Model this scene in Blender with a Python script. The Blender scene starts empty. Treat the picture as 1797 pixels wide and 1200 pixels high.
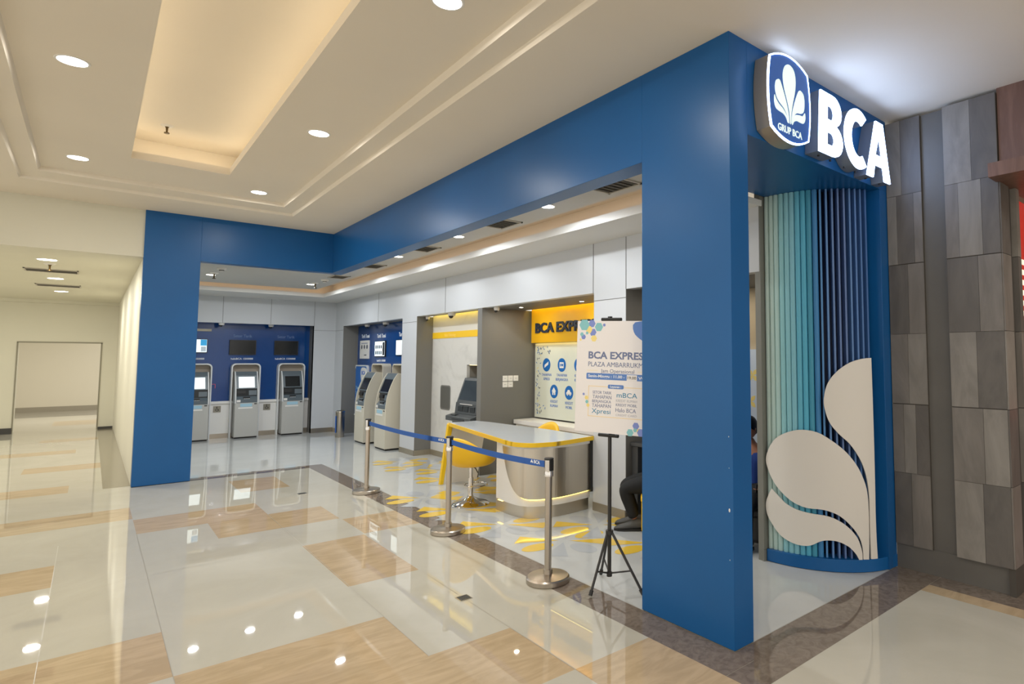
import bpy, bmesh, math, random
from mathutils import Vector, Matrix
from mathutils.geometry import delaunay_2d_cdt
random.seed(7)
SC = bpy.context.scene
COL = SC.collection
PI = math.pi

# ---------------------------------------------------------------- camera
cam = bpy.data.cameras.new('camera'); camo = bpy.data.objects.new('camera', cam); COL.objects.link(camo)
yaw, pitch, roll = 0.743, 0.066, -0.0002
fw = Vector((math.sin(yaw)*math.cos(pitch), math.cos(yaw)*math.cos(pitch), math.sin(pitch)))
rt = Vector((math.cos(yaw), -math.sin(yaw), 0)); up = rt.cross(fw)
r2 = rt*math.cos(roll) + up*math.sin(roll); u2 = -rt*math.sin(roll) + up*math.cos(roll)
M = Matrix((r2, u2, -fw)).transposed().to_4x4(); M.translation = (-2.7466, -2.1916, 1.65)
camo.matrix_world = M
cam.sensor_width = 36; cam.sensor_fit = 'HORIZONTAL'
cam.lens = 1043.96*36/1797
cam.shift_x = -223.14/1797; cam.shift_y = -39.03/1797
cam.clip_start = .02; cam.clip_end = 100
SC.camera = camo

# ---------------------------------------------------------------- world, exposure, big lights
SC.view_settings.view_transform = 'Standard'
SC.view_settings.look = 'None'
SC.view_settings.gamma = 1
SC.view_settings.exposure = 0.1
w = bpy.data.worlds.new('world'); SC.world = w; w.use_nodes = True
w.node_tree.nodes['Background'].inputs[0].default_value = (1.0, .95, .87, 1)
w.node_tree.nodes['Background'].inputs[1].default_value = 1.25

def area(name, loc, size, power, color, rot=(0, 0, 0), shape='DISK', size_y=None, spread=PI):
    l = bpy.data.lights.new(name, 'AREA'); l.shape = shape; l.size = size
    if size_y: l.size_y = size_y
    l.energy = power; l.color = color; l.spread = spread
    o = bpy.data.objects.new(name, l); COL.objects.link(o); o.location = loc; o.rotation_euler = rot
    return o
WH = (1.0, .965, .915); CW = (.93, .97, 1.0)
# the mall's own ceiling lamps behind and beside the camera, outside the frame
for i, (x, y) in enumerate([(-1.31, -1.75), (-2.93, .7), (-2.93, -2.0), (-1.31, -4.3), (-2.93, -4.6), (-5.6, 1), (-5.6, 5), (-5.6, -3), (1.2, -2.6), (1.2, -4.6), (3.4, -3.4)]):
    area('mall_lamp', (x, y, 3.6), .15, 13, WH)

# ---------------------------------------------------------------- materials
def lin(c):
    if isinstance(c, str): c = [int(c[i:i+2], 16)/255 for i in (0, 2, 4)]
    return tuple(((v+.055)/1.055)**2.4 if v > .04045 else v/12.92 for v in c) + (1,)
def mat(name, color, rough=.5, metal=0, emit=0, spec=.5, coat=0, noise=0, nscale=4, ecol=None):
    m = bpy.data.materials.new(name); m.use_nodes = True
    nt = m.node_tree; b = nt.nodes['Principled BSDF']
    b.inputs['Base Color'].default_value = lin(color)
    b.inputs['Roughness'].default_value = rough; b.inputs['Metallic'].default_value = metal
    b.inputs['Specular IOR Level'].default_value = spec
    b.inputs['Coat Weight'].default_value = coat
    if emit:
        b.inputs['Emission Color'].default_value = lin(ecol or color); b.inputs['Emission Strength'].default_value = emit
    if noise:
        tc = nt.nodes.new('ShaderNodeTexCoord'); n = nt.nodes.new('ShaderNodeTexNoise'); n.inputs['Scale'].default_value = nscale
        n.inputs['Detail'].default_value = 6
        mp = nt.nodes.new('ShaderNodeMapRange'); mp.inputs[1].default_value = .3; mp.inputs[2].default_value = .7
        mp.inputs[3].default_value = 1-noise; mp.inputs[4].default_value = 1+noise
        mx = nt.nodes.new('ShaderNodeVectorMath'); mx.operation = 'SCALE'; mx.inputs[0].default_value = lin(color)[:3]
        nt.links.new(tc.outputs['Object'], n.inputs['Vector']); nt.links.new(n.outputs['Fac'], mp.inputs[0])
        nt.links.new(mp.outputs[0], mx.inputs['Scale']); nt.links.new(mx.outputs[0], b.inputs['Base Color'])
    return m
def marble(name, c1, c2, scale, rough, distort=4, stretch=(1, 1, 1), contrast=(.35, .65), coat=0):
    m = mat(name, c1, rough, coat=coat); nt = m.node_tree; b = nt.nodes['Principled BSDF']
    tc = nt.nodes.new('ShaderNodeTexCoord'); mpn = nt.nodes.new('ShaderNodeMapping'); mpn.inputs['Scale'].default_value = stretch
    n = nt.nodes.new('ShaderNodeTexNoise'); n.inputs['Scale'].default_value = scale; n.inputs['Detail'].default_value = 8
    n.inputs['Distortion'].default_value = distort; n.inputs['Roughness'].default_value = .6
    r = nt.nodes.new('ShaderNodeValToRGB'); r.color_ramp.elements[0].position = contrast[0]; r.color_ramp.elements[1].position = contrast[1]
    r.color_ramp.elements[0].color = lin(c2); r.color_ramp.elements[1].color = lin(c1)
    nt.links.new(tc.outputs['Object'], mpn.inputs[0]); nt.links.new(mpn.outputs[0], n.inputs['Vector'])
    nt.links.new(n.outputs['Fac'], r.inputs[0]); nt.links.new(r.outputs[0], b.inputs['Base Color'])
    return m
blue = mat('blue_laminate', '125894', .33, spec=.36, noise=.06, nscale=1.2)
ceilm = mat('ceiling_paint', 'e6dccb', .8, noise=.02, nscale=.8, spec=.2)
cream = mat('cream_paint', 'd9d5c2', .6, noise=.03, nscale=.7)
whitep = mat('white_panel', 'c4c7cb', .35)
groove = mat('groove', '6c6c6a', .7)
greyp = mat('grey_panel', '706f6b', .5)
darkgrey = mat('charcoal_panel', '3a3b3c', .45)
floor_w = marble('white_polished_tile', 'c0bcaf', 'b9b5a7', 1.1, .018, 1.5)
floor_b = marble('beige_veined_tile', 'c0aa8a', 'b29d7d', 1.8, .02, 2.0, (1.2, 4.5, 1), (.38, .6))
floor_d = marble('brown_marble', '81756a', '6a5f55', 14, .03, 1.5, (1, 1, 1), (.35, .6))
floor_i = marble('pale_grey_tile', 'c3c5c3', 'bcbebc', .8, .03, 1)
floor_g = mat('corridor_grey_tile', '857d6c', .15)
floor_y = mat('yellow_floor_vinyl', 'e2be48', .06); floor_s = mat('grey_floor_vinyl', 'b3b7ba', .06)
joint = mat('tile_joint', '938c7c', .3)
steel = mat('brushed_steel', 'b5aca0', .28, 1); chrome = mat('chrome', 'd6d2cc', .1, 1)
steelb = mat('satin_steel_cladding', 'c6beb0', .32, 1)
black = mat('black_plastic', '1a1a1a', .45); blackm = mat('black_metal', '2a2826', .4)
yellow = mat('yellow_edge', 'ecc01c', .35); yellowl = mat('yellow_leather', 'e8b81e', .4)
yboard = mat('yellow_sign_board', 'f0ba18', .45)
white = mat('white_gloss', 'e2e0dc', .3); cwhite = mat('cream_board', 'e0dad0', .5)
atm_g = mat('atm_grey', 'b6b5b0', .4); atm_c = mat('atm_cream', 'cbc5b4', .4); atm_s = mat('atm_slate', '59646b', .35)
atm_d = mat('atm_dark', '23282c', .3); atm_rim = mat('atm_rim', 'd6d8d8', .35); atm_tan = mat('atm_tan', 'a5998b', .4)
scr_on = mat('lit_screen', 'e4f0f2', .4, emit=.75); scr_off = mat('dark_screen', '1b1d1f', .15)
nblue = mat('navy_wall_panel', '054080', .16, coat=.1)
paleblue = mat('pale_blue_label', '9fc4d6', .5)
textw = mat('white_lettering', 'e9ecee', .5); texty = mat('yellow_lettering', 'c9b25e', .5)
lamp_e = mat('lamp_lens', 'ffffff', .4, emit=14, ecol='fffaf2')
lamp_r = mat('lamp_ring', 'e6e2da', .5)
sign_e = mat('lit_sign_face', 'f4f8ff', .4, emit=9, ecol='aecbff')
sign_b = mat('sign_blue_face', '2b5aa6', .4, emit=.28, ecol='2b5aa6')
sign_side = mat('sign_metal_side', 'b3a898', .35, .6); sign_sideb = mat('letter_side', '8089 96'.replace(' ', ''), .4, .3)
navy = mat('navy_backing', '0b2146', .6)
warm = mat('warm_strip', 'ffd09a', .5, emit=3.2, ecol='ffd2a0'); ystrip = mat('yellow_led', 'ffe04a', .5, emit=16, ecol='ffd83c')
cstrip = mat('cream_cove_strip', 'fff4dc', .5, emit=6, ecol='fff3da')
ventm = mat('vent_metal', 'b7b0a4', .5); ventd = mat('vent_dark', '4a463f', .7)
inkblue = mat('print_blue', '2e63b4', .5); inkgrey = mat('print_grey', '6f7a9c', .5); inkteal = mat('print_teal', '2f86ab', .5)
hexa = mat('hex_aqua', '86c3c8', .5); hexp = mat('hex_periwinkle', '7f8fd0', .5); hexy = mat('hex_yellow', 'f1dc8a', .5)
board = mat('poster_white', 'ebe7e6', .45); iconblue = mat('icon_blue', '0f62ad', .4)
panelc = mat('info_panel', 'cfd2c4', .35, noise=.04, nscale=1.5)
navyink = mat('navy_lettering', '1d2b45', .5)
wood = marble('brown_wood_laminate', '7a5c4f', '6c5045', 3, .45, 1, (6, 6, .6), (.4, .6))
redm = mat('red_sign', 'c42a20', .4, emit=.4, ecol='c42a20')
stone = [marble('stone_'+c, a, b_, 2.5, .55, 2.5, (1.6, 1.6, .5), (.3, .7)) for c, a, b_ in (('mid', '7f7973', '6b6660'), ('dark', '69645f', '585450'), ('light', '8c8780', '77726c'))]
stone_g = mat('stone_grout', '4b4640', .8); slate = mat('smooth_slate', '66635e', .55, noise=.08, nscale=3)
skin = mat('skin', 'a9745a', .55); hairm = mat('black_hair', '120e0c', .5); trou = mat('black_trousers', '0f1011', .8)
shirtb = mat('blue_shirt', '1d3f8c', .8); shoem = mat('grey_shoe', '4a4a48', .6); solem = mat('shoe_sole', '1c1b1a', .7)
mall_end = mat('basalt_skirting', '3c3a36', .4)

# ---------------------------------------------------------------- mesh helpers
class MB:
    def __init__(s): s.v = []; s.f = []; s.m = []; s.cur = 0
    def add(s, vs, fs):
        o = len(s.v); s.v += [tuple(p) for p in vs]; s.f += [tuple(i+o for i in f) for f in fs]; s.m += [s.cur]*len(fs); return s
    def box(s, x0, x1, y0, y1, z0, z1):
        return s.add([(x0,y0,z0),(x1,y0,z0),(x1,y1,z0),(x0,y1,z0),(x0,y0,z1),(x1,y0,z1),(x1,y1,z1),(x0,y1,z1)],
                     [(3,2,1,0),(4,5,6,7),(0,1,5,4),(1,2,6,5),(2,3,7,6),(3,0,4,7)])
    def quad(s, a, b, c, d): return s.add([a, b, c, d], [(0, 1, 2, 3)])
    def lathe(s, prof, c, n=32, axis='Z'):
        vs = []; k = len(prof)
        for i in range(n):
            a = 2*PI*i/n
            for r, h in prof:
                p = (r*math.cos(a), r*math.sin(a), h)
                if axis == 'Y': p = (p[0], h, p[1])
                if axis == 'X': p = (h, p[0], p[1])
                vs.append((c[0]+p[0], c[1]+p[1], c[2]+p[2]))
        fs = [(i*k+j, ((i+1) % n)*k+j, ((i+1) % n)*k+j+1, i*k+j+1) for i in range(n) for j in range(k-1)]
        shut = prof[0] == prof[-1]
        if prof[0][0] > 1e-6 and not shut: fs.append(tuple(i*k for i in reversed(range(n))))
        if prof[-1][0] > 1e-6 and not shut: fs.append(tuple(i*k+k-1 for i in range(n)))
        return s.add(vs, fs)
    def cyl(s, x, y, z0, z1, r, n=24): return s.lathe([(r, z0), (r, z1)], (x, y, 0), n)
    def tube(s, pts, r, n=12, close=False):
        pts = [Vector(p) for p in pts]; k = len(pts); rings = []
        R = r if isinstance(r, (list, tuple)) else [r]*k
        prev = None
        for i, p in enumerate(pts):
            d = (pts[min(i+1, k-1)]-pts[max(i-1, 0)])
            if close: d = pts[(i+1) % k]-pts[i-1]
            d.normalize()
            if prev is None:
                a = d.orthogonal().normalized()
            else:
                a = (prev-d*prev.dot(d)).normalized()
            prev = a; b = d.cross(a)
            rings.append([p+(a*math.cos(2*PI*j/n)+b*math.sin(2*PI*j/n))*R[i] for j in range(n)])
        vs = [q for rg in rings for q in rg]
        kk = k if close else k-1
        fs = [(i*n+j, i*n+(j+1) % n, ((i+1) % k)*n+(j+1) % n, ((i+1) % k)*n+j) for i in range(kk) for j in range(n)]
        if not close: fs += [tuple(reversed(range(n))), tuple((k-1)*n+j for j in range(n))]
        return s.add(vs, fs)
    def prism(s, poly, f0, f1):
        """poly: 2-D points, f0/f1: functions (u,v)->xyz for the two caps"""
        n = len(poly)
        return s.add([f0(*p) for p in poly]+[f1(*p) for p in poly],
                     [tuple(reversed(range(n))), tuple(range(n, 2*n))]+[(i, (i+1) % n, n+(i+1) % n, n+i) for i in range(n)])
    def ball(s, c, rx, ry, rz, n=16, m=10):
        prof = [(math.sin(PI*j/m), -math.cos(PI*j/m)) for j in range(m+1)]
        o = len(s.v); s.lathe([(max(a, 1e-7 if 0 < j < m else 0), b) for j, (a, b) in enumerate(prof)], (0, 0, 0), n)
        for i in range(o, len(s.v)):
            v = s.v[i]; s.v[i] = (c[0]+v[0]*rx, c[1]+v[1]*ry, c[2]+v[2]*rz)
        return s

def base(p):
    v = Vector((0, 0, 0))
    while p is not None: v += p.location; p = p.parent
    return v
def link_mesh(name, me, mats, parent=None, smooth=35, bevel=0, world=True):
    if world and parent is not None:
        me.transform(Matrix.Translation(-base(parent)))
    if not isinstance(mats, (list, tuple)): mats = [mats]
    if len(me.materials): me.materials.clear()
    for m in mats: me.materials.append(m)
    if smooth:
        me.polygons.foreach_set('use_smooth', [True]*len(me.polygons)); me.set_sharp_from_angle(angle=math.radians(smooth))
    o = bpy.data.objects.new(name, me); COL.objects.link(o)
    if parent is not None: o.parent = parent
    if bevel:
        b = o.modifiers.new('bevel', 'BEVEL'); b.width = bevel; b.segments = 2; b.limit_method = 'ANGLE'; b.angle_limit = math.radians(40)
    return o
def mk(name, mb, mats, parent=None, smooth=35, bevel=0):
    me = bpy.data.meshes.new(name); me.from_pydata(mb.v, [], mb.f)
    if any(mb.m): me.polygons.foreach_set('material_index', mb.m)
    bm = bmesh.new(); bm.from_mesh(me); bmesh.ops.remove_doubles(bm, verts=bm.verts, dist=1e-6)
    bmesh.ops.recalc_face_normals(bm, faces=bm.faces); bm.to_mesh(me); bm.free()
    return link_mesh(name, me, mats, parent, smooth, bevel)
def tag(o, label=None, cat=None, group=None, kind=None):
    if label: o['label'] = label
    if cat: o['category'] = cat
    if group: o['group'] = group
    if kind: o['kind'] = kind
    return o
def emp(name, loc, label, cat, group=None):
    o = bpy.data.objects.new(name, None); COL.objects.link(o); o.location = loc; o.empty_display_size = .1
    return tag(o, label, cat, group)
def struct(name, mb, m, label=None, bevel=0, parent=None, smooth=35):
    o = mk(name, mb, m, parent, smooth, bevel)
    if parent is None: tag(o, label, name.split('_')[0], kind='structure')
    return o
def copy_tree(o, parent=None):
    kids = list(o.children)
    c = o.copy(); COL.objects.link(c)
    if parent is not None: c.parent = parent
    for k in kids: copy_tree(k, c)
    return c

def curve_mesh(cu):
    o = bpy.data.objects.new('tmp', cu); COL.objects.link(o)
    dg = bpy.context.evaluated_depsgraph_get(); dg.update()
    me = bpy.data.meshes.new_from_object(o.evaluated_get(dg))
    bpy.data.objects.remove(o); bpy.data.curves.remove(cu)
    return me
def FX(x): return ('X', x)      # frame on a wall facing -X: u = -Y
def FY(y): return ('Y', y)      # frame on a wall facing -Y: u = +X
def frame_matrix(fr, u, v):
    if isinstance(fr, Matrix):
        return fr @ Matrix.Translation((u, v, 0))
    if fr[0] == 'X':
        m = Matrix(((0, 0, -1), (-1, 0, 0), (0, 1, 0))).to_4x4(); m.translation = (fr[1], u, v)   # u given as Y
    else:
        m = Matrix(((1, 0, 0), (0, 0, -1), (0, 1, 0))).to_4x4(); m.translation = (u, fr[1], v)
    return m
def text(name, s, fr, u, v, size, m, parent, depth=.002, bold=0, align='LEFT', sx=1, fitw=None):
    cu = bpy.data.curves.new(name, 'FONT'); cu.body = s; cu.size = size; cu.extrude = depth/2; cu.offset = bold*size
    cu.align_x = align; cu.resolution_u = 3
    me = curve_mesh(cu)
    if fitw and len(me.vertices):
        xs = [q.co.x for q in me.vertices]; ww = max(xs)-min(xs); sx = fitw/ww
        me.transform(Matrix.Translation((-(min(xs) if align == 'LEFT' else (min(xs)+max(xs))/2), 0, 0)))
    me.transform(Matrix.Diagonal((sx, 1, 1, 1))); me.transform(Matrix.Translation((0, 0, depth/2)))
    me.transform(frame_matrix(fr, u, v))
    return link_mesh(name, me, m, parent, smooth=0)
def flat(name, loops, fr, u, v, m, parent, depth=.002):
    cu = bpy.data.curves.new(name, 'CURVE'); cu.dimensions = '2D'; cu.fill_mode = 'BOTH'; cu.extrude = depth/2
    for lp in loops:
        sp = cu.splines.new('POLY'); sp.points.add(len(lp)-1); sp.use_cyclic_u = True
        for i, p in enumerate(lp): sp.points[i].co = (p[0], p[1], 0, 1)
    me = curve_mesh(cu); me.transform(Matrix.Translation((0, 0, depth/2))); me.transform(frame_matrix(fr, u, v))
    return link_mesh(name, me, m, parent, smooth=30)
def rect(x0, x1, y0, y1): return [(x0, y0), (x1, y0), (x1, y1), (x0, y1)]
def rrect(x0, x1, y0, y1, r, n=6, corners=(1, 1, 1, 1)):
    o = []
    for k, (cx, cy, a) in enumerate(((x1-r, y0+r, -PI/2), (x1-r, y1-r, 0), (x0+r, y1-r, PI/2), (x0+r, y0+r, PI))):
        if corners[k]: o += [(cx+r*math.cos(a+PI/2*i/n), cy+r*math.sin(a+PI/2*i/n)) for i in range(n+1)]
        else: o.append((x1 if k < 2 else x0, y0 if k in (0, 3) else y1))
    return o
def circ(x, y, r, n=28, ry=None): return [(x+r*math.cos(2*PI*i/n), y+(ry or r)*math.sin(2*PI*i/n)) for i in range(n)]
def smooth_loop(pts, n=6):
    """closed Catmull-Rom through the points"""
    o = []; k = len(pts)
    for i in range(k):
        p0, p1, p2, p3 = pts[i-1], pts[i], pts[(i+1) % k], pts[(i+2) % k]
        for j in range(n):
            t = j/n
            o.append(tuple(.5*((2*p1[a])+(-p0[a]+p2[a])*t+(2*p0[a]-5*p1[a]+4*p2[a]-p3[a])*t*t+(-p0[a]+3*p1[a]-3*p2[a]+p3[a])*t**3) for a in (0, 1)))
    return o

# ================================================================= SETTING
H = 3.63; HB = 3.01; HS = 3.035; T = .176
YR = 7.97; XL = -2.3; XR = 1.38; YB = 12.67; CI = 3.08; SO = 2.95
# ---- floor: one mesh, cells split at the tile edges
beige = [(-1.31,-.775,6.66,7.58),(-2.36,-1.29,5.25,5.92),(-1.81,-.775,4.56,5.25),(-.765,-.235,3.82,4.5),(-1.30,-.78,2.51,3.79),(-8,-2.36,1.82,2.51),
         (-2.36,-1.29,1.12,1.82),(-2.36,-.775,.46,1.13),(-.775,-.235,-.33,.46),(-.775,1.7,-1.9,-1.3),(-5,-2.36,5.98,6.62),(-5,-2.89,3.95,4.58),(-4.6,-2.89,8.1,8.68),
         (-3.42,-2.57,10.15,10.75),(-5,-2.88,12.35,12.9),(-3.43,-2.57,14.5,15.0),(-3.4,-2.57,18.5,20),(-2.9,-1.9,-3.2,-1.2),(-5,-3.6,-1.5,-.5),(-1.9,-.3,-3.6,-2.9)]
dark = [(-.235,0,-.33,8.2),(-2.3,0,YR-.01,8.2),(-.235,2.3,-.33,0),(1.85,3,-9,-.33)]
strip = [(1.70,1.85,-9,-.33)]
corr = [(-2.57,-2.3,8.1,17.0)]
xs = sorted({-9, 4, 0, 2.3, XL, -.235} | {v for r in beige+dark+strip+corr for v in r[:2]} | {-3.42})
ys = sorted({-9, 26, 0, 8.2, 17.0} | {v for r in beige+dark+strip+corr for v in r[2:]})
def inside(r, x, y): return r[0] < x < r[1] and r[2] < y < r[3]
mb = MB()
for i in range(len(xs)-1):
    for j in range(len(ys)-1):
        x, y = (xs[i]+xs[i+1])/2, (ys[j]+ys[j+1])/2
        k = 0
        if (x > 0 and y > 0) or (y > 8.2 and x > XL): k = 3
        for r in beige: k = 1 if inside(r, x, y) else k
        for r in strip: k = 1 if inside(r, x, y) else k
        for r in dark: k = 2 if inside(r, x, y) else k
        for r in corr: k = 4 if inside(r, x, y) else k
        mb.cur = k; mb.quad((xs[i],ys[j],0),(xs[i+1],ys[j],0),(xs[i+1],ys[j+1],0),(xs[i],ys[j+1],0))
# tile joints
mb.cur = 5
def seam(x0, x1, y0, y1, z=.0006):
    mb.quad((x0,y0,z),(x1,y0,z),(x1,y1,z),(x0,y1,z))
for x in (-2.89, -2.36, -1.29): seam(x-.0015, x+.0015, 1.12, 5.25)
seam(-.777, -.774, .46, 2.5); seam(-2.892, -2.889, -2, 1.82)
for y in (3.79,): seam(-2.36, -1.3, y, y+.003)
for y in (-.33, 1.0, 2.3): seam(-.235, 0, y+.2, y+.203)
seam(.0, .003, 0, 7.97); seam(0, 2.07, .0, .004); seam(1.85, 2.07, -.332, -.329); seam(1.85, 2.07, -.94, -.937)
mb.cur = 6
# floor graphics around the desk: yellow and grey triangles and petals
PZ = [0]
def poly(pts, k):
    mb.cur = k; PZ[0] += 1; z = .001+.00001*PZ[0]
    mb.add([(x, y, z) for x, y in pts], [tuple(range(len(pts)))])
def petal(x, y, a, L, W, k):
    poly([(x+math.cos(a)*p*L-math.sin(a)*q*W, y+math.sin(a)*p*L+math.cos(a)*q*W) for p, q in [(.5*math.cos(2*PI*i/20), .5*math.sin(2*PI*i/20)) for i in range(20)]], k)
def tri(x, y, a, L, W, k):
    poly([(x+math.cos(a)*p-math.sin(a)*q, y+math.sin(a)*p+math.cos(a)*q) for p, q in ((0, 0), (L, -W/2), (L, W/2))], k)
def motif(cx, cy, s=.62, o=0):
    for q in range(4):
        a = q*PI/2+o
        tri(cx+math.cos(a+PI/4)*.05, cy+math.sin(a+PI/4)*.05, a+PI/4, s*.62, s*.34, 6 if q % 2 else 7)
        petal(cx+math.cos(a)*s*.46, cy+math.sin(a)*s*.46, a, s*.5, s*.3, 7 if q % 2 else 6)
for cx, cy in ((.35,3.2),(.5,2.35),(1.05,1.75),(1.05,2.55),(.3,4.05),(.75,4.8),(.25,4.85),(.95,5.75),(1.3,4.6),(.95,6.9),(1.0,7.55),(1.75,5.2),(1.75,4.2),(1.2,6.35),(.95,3.75),(1.3,7.1)):
    motif(cx, cy)
struct('floor', mb, [floor_w, floor_b, floor_d, floor_i, floor_g, joint, floor_y, floor_s], 'polished cream mall floor with beige tiles and brown marble band', smooth=0)

# ---- mall ceiling with stepped moulding and deep lit tray
def ring(mb, A, B, z):  # flat ring between rectangle A (outer) and B (inner): (x0,x1,y0,y1)
    a = [(A[0],A[2]),(A[1],A[2]),(A[1],A[3]),(A[0],A[3])]; b = [(B[0],B[2]),(B[1],B[2]),(B[1],B[3]),(B[0],B[3])]
    for i in range(4):
        j = (i+1) % 4; mb.quad((*a[i], z), (*a[j], z), (*b[j], z), (*b[i], z))
def riser(mb, A, z0, z1, A2=None):
    A2 = A2 or A
    a = [(A[0],A[2]),(A[1],A[2]),(A[1],A[3]),(A[0],A[3])]; b = [(A2[0],A2[2]),(A2[1],A2[2]),(A2[1],A2[3]),(A2[0],A2[3])]
    for i in range(4):
        j = (i+1) % 4; mb.quad((*a[i], z0), (*a[j], z0), (*b[j], z1), (*b[i], z1))
mb = MB()
R0 = (-9, 4, -6.5, 8.14); R1 = (-3.42, -.77, -5.2, 7.08); R1b = (-3.395, -.795, -5.17, 7.055); R2 = (-3.255, -.955, -5, 6.72); R2b = (-3.235, -.975, -4.98, 6.7)
RT = (-2.54, -1.70, -4.0, 5.72); RC = (-2.96, -1.28, -4.2, 6.16); RCt = (-2.98, -1.26, -4.2, 6.18)
ring(mb, R0, R1, H); riser(mb, R1, H, H+.03, R1b); ring(mb, R1b, R2, H+.03); riser(mb, R2, H+.03, H+.075, R2b); ring(mb, R2b, RT, H+.075)
riser(mb, RT, H+.075, H+.155); ring(mb, RC, RT, H+.155); riser(mb, RC, H+.155, H+.42, RCt)
mb.quad((RCt[0],RCt[2],H+.42),(RCt[1],RCt[2],H+.42),(RCt[1],RCt[3],H+.42),(RCt[0],RCt[3],H+.42))
ceil = struct('ceiling', mb, ceilm, 'cream mall ceiling with stepped moulding and deep rectangular lit tray', smooth=0)
mb = MB()
for (x0,x1,y0,y1) in ((-2.67,-2.66,-4.1,5.86),(-1.58,-1.57,-4.1,5.86),(-2.64,-1.60,5.87,5.88)): mb.box(x0,x1,y0,y1,H+.157,H+.190)
struct('trim_1', mb, cstrip, 'hidden warm light strips round the ceiling tray')
TR = H+.075

# ---- corridor on the far left
mb = MB()
mb.box(-9, XL, 8.0, 8.14, 3.0, H+.4)
struct('wall_bulkhead', mb, cream, 'cream bulkhead over the corridor mouth')
mb = MB(); mb.box(-9, XL, 8.14, 26, 3.0, 3.1); struct('ceiling_corridor', mb, cream, 'lower cream corridor ceiling')
mb = MB(); mb.box(XL, XL+.08, 8.14, 17.0, 0, 3.0); struct('wall_corridor_right', mb, cream, 'cream corridor wall beside the blue column')
mb = MB()
mb.box(-9,-3.98,17.0,17.5,0,3.0); mb.box(-2.58,XL+.4,17.0,17.5,0,3.0); mb.box(-3.98,-2.58,17.0,17.5,2.03,3.0)
struct('wall_corridor_end', mb, cream, 'cream corridor end wall with a square opening')
mb = MB(); mb.box(-3.99,-2.57,16.985,17.01,2.02,2.05); mb.box(-3.99,-3.965,16.985,17.01,0,2.03); mb.box(-2.595,-2.57,16.985,17.01,0,2.03)
struct('trim_2', mb, mat('dull_frame','8f8a78',.6), 'thin frame round the corridor opening')
mb = MB(); mb.box(-9, 0, 24.2, 24.4, 0, 3.0); struct('wall_corridor_far', mb, mat('beige_paint','d8d0bc',.6), 'beige wall beyond the corridor opening')  # one even beige, slightly warmer than the cream paint
mb = MB(); mb.box(-9, 0, 24.17, 24.2, 0, .16); struct('baseboard_corridor_far', mb, mat('tan_skirting','98907f',.5), 'brown skirting beyond the opening')
mb = MB(); mb.box(-9,-3.98,16.97,17.0,0,.13); mb.box(-2.57,-2.31,16.98,17.0,0,.05); struct('baseboard_corridor_end', mb, mall_end, 'dark skirting at the corridor end wall')
mb = MB(); mb.box(-9,-2.3,16.85,17.0,2.93,3.0); struct('trim_3', mb, cream, 'small cornice at the corridor end')

area('corridor_fill', (-3.2, 20.5, 2.95), .3, 70, (1, .96, .86))  # unseen light added to brighten the space beyond the opening
area('corridor_fill', (-6.0, 12, 2.95), .3, 30, (1, .97, .88))
# ---- bank hall: ceilings, cove, walls
mb = MB()
mb.box(T, .6, .78, 11.3, CI, CI+.02); mb.box(XL+.08, T, 8.14, 11.3, CI, CI+.02)
mb.box(T, XR, .78, YB, 3.24, 3.26); mb.box(XL+.08, T, 8.14, YB+.5, 3.24, 3.26)
mb.box(.6, .602, .78, 11.3, CI, 3.24); mb.box(XL+.08, .6, 11.298, 11.3, CI, 3.24)
struct('ceiling_hall', mb, mat('hall_ceiling','bfbeba',.7), 'pale bank hall ceiling behind the blue frame')
mb = MB()
mb.box(.8, XR+.02, .78, YB, SO, 3.0); mb.box(XL+.08, .8, 11.5, YB, SO, 3.0)
mb.box(.8, .82, .78, 11.5, 3.0, 3.03); mb.box(XL+.08, .82, 11.5, 11.52, 3.0, 3.03)
mb.box(1.06, 1.08, .78, 11.8, 3.0, 3.24); mb.box(XL+.08, 1.08, 11.8, 11.82, 3.0, 3.24)
struct('ceiling_cove', mb, mat('cove_white','d9d8d4',.5), 'white cove lip with warm hidden light')
mb = MB(); mb.box(.88, .91, .8, 11.6, 3.002, 3.02); mb.box(XL+.1, .9, 11.6, 11.63, 3.002, 3.02)
struct('trim_4', mb, warm, 'warm hidden light strip in the cove')
mb = MB()
mb.box(-2.2, .93, YB, YB+.1, 2.40, SO); mb.box(.93, XR+.3, YB, YB+.1, 0, SO)
struct('wall_back', mb, whitep, 'pale grey panelled back wall above the cash machines')
mb = MB()
for x in (-.785, .077): mb.box(x-.003, x+.003, YB-.003, YB, 2.40, SO)
mb.box(.927,.933,YB-.003,YB,2.4,SO); mb.box(.93, XR, YB-.003, YB, 2.297, 2.303)
struct('trim_5', mb, groove, 'panel joints of the back wall')
mb = MB(); mb.box(.935, .955, YB+.1, 13.05, 0, 2.4); mb.box(.93,.955,YB+.001,YB+.1,0,2.4); struct('wall_niche_side', mb, greyp, 'grey side of the rear machine niche')
mb = MB(); mb.box(-2.2, .95, 13.05, 13.12, .76, 2.5); mb.box(-2.2,.95,YB+.1,13.05,2.40,2.42); struct('wall_niche_back', mb, nblue, 'glossy navy wall behind the rear cash machines')
mb = MB(); mb.box(-2.2, .93, 12.97, 13.05, .1, .72); mb.box(-2.2, .93, 12.94, 13.06, .72, .77); struct('trim_6', mb, white, 'white ledge panel between the rear cash machines')
mb = MB(); mb.box(-2.2, .93, 12.99, 13.05, 0, .1); mb.box(.93, XR-.01, YB-.012, YB, 0, .1); struct('baseboard_back', mb, steel, 'metal skirting of the back wall')

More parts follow.
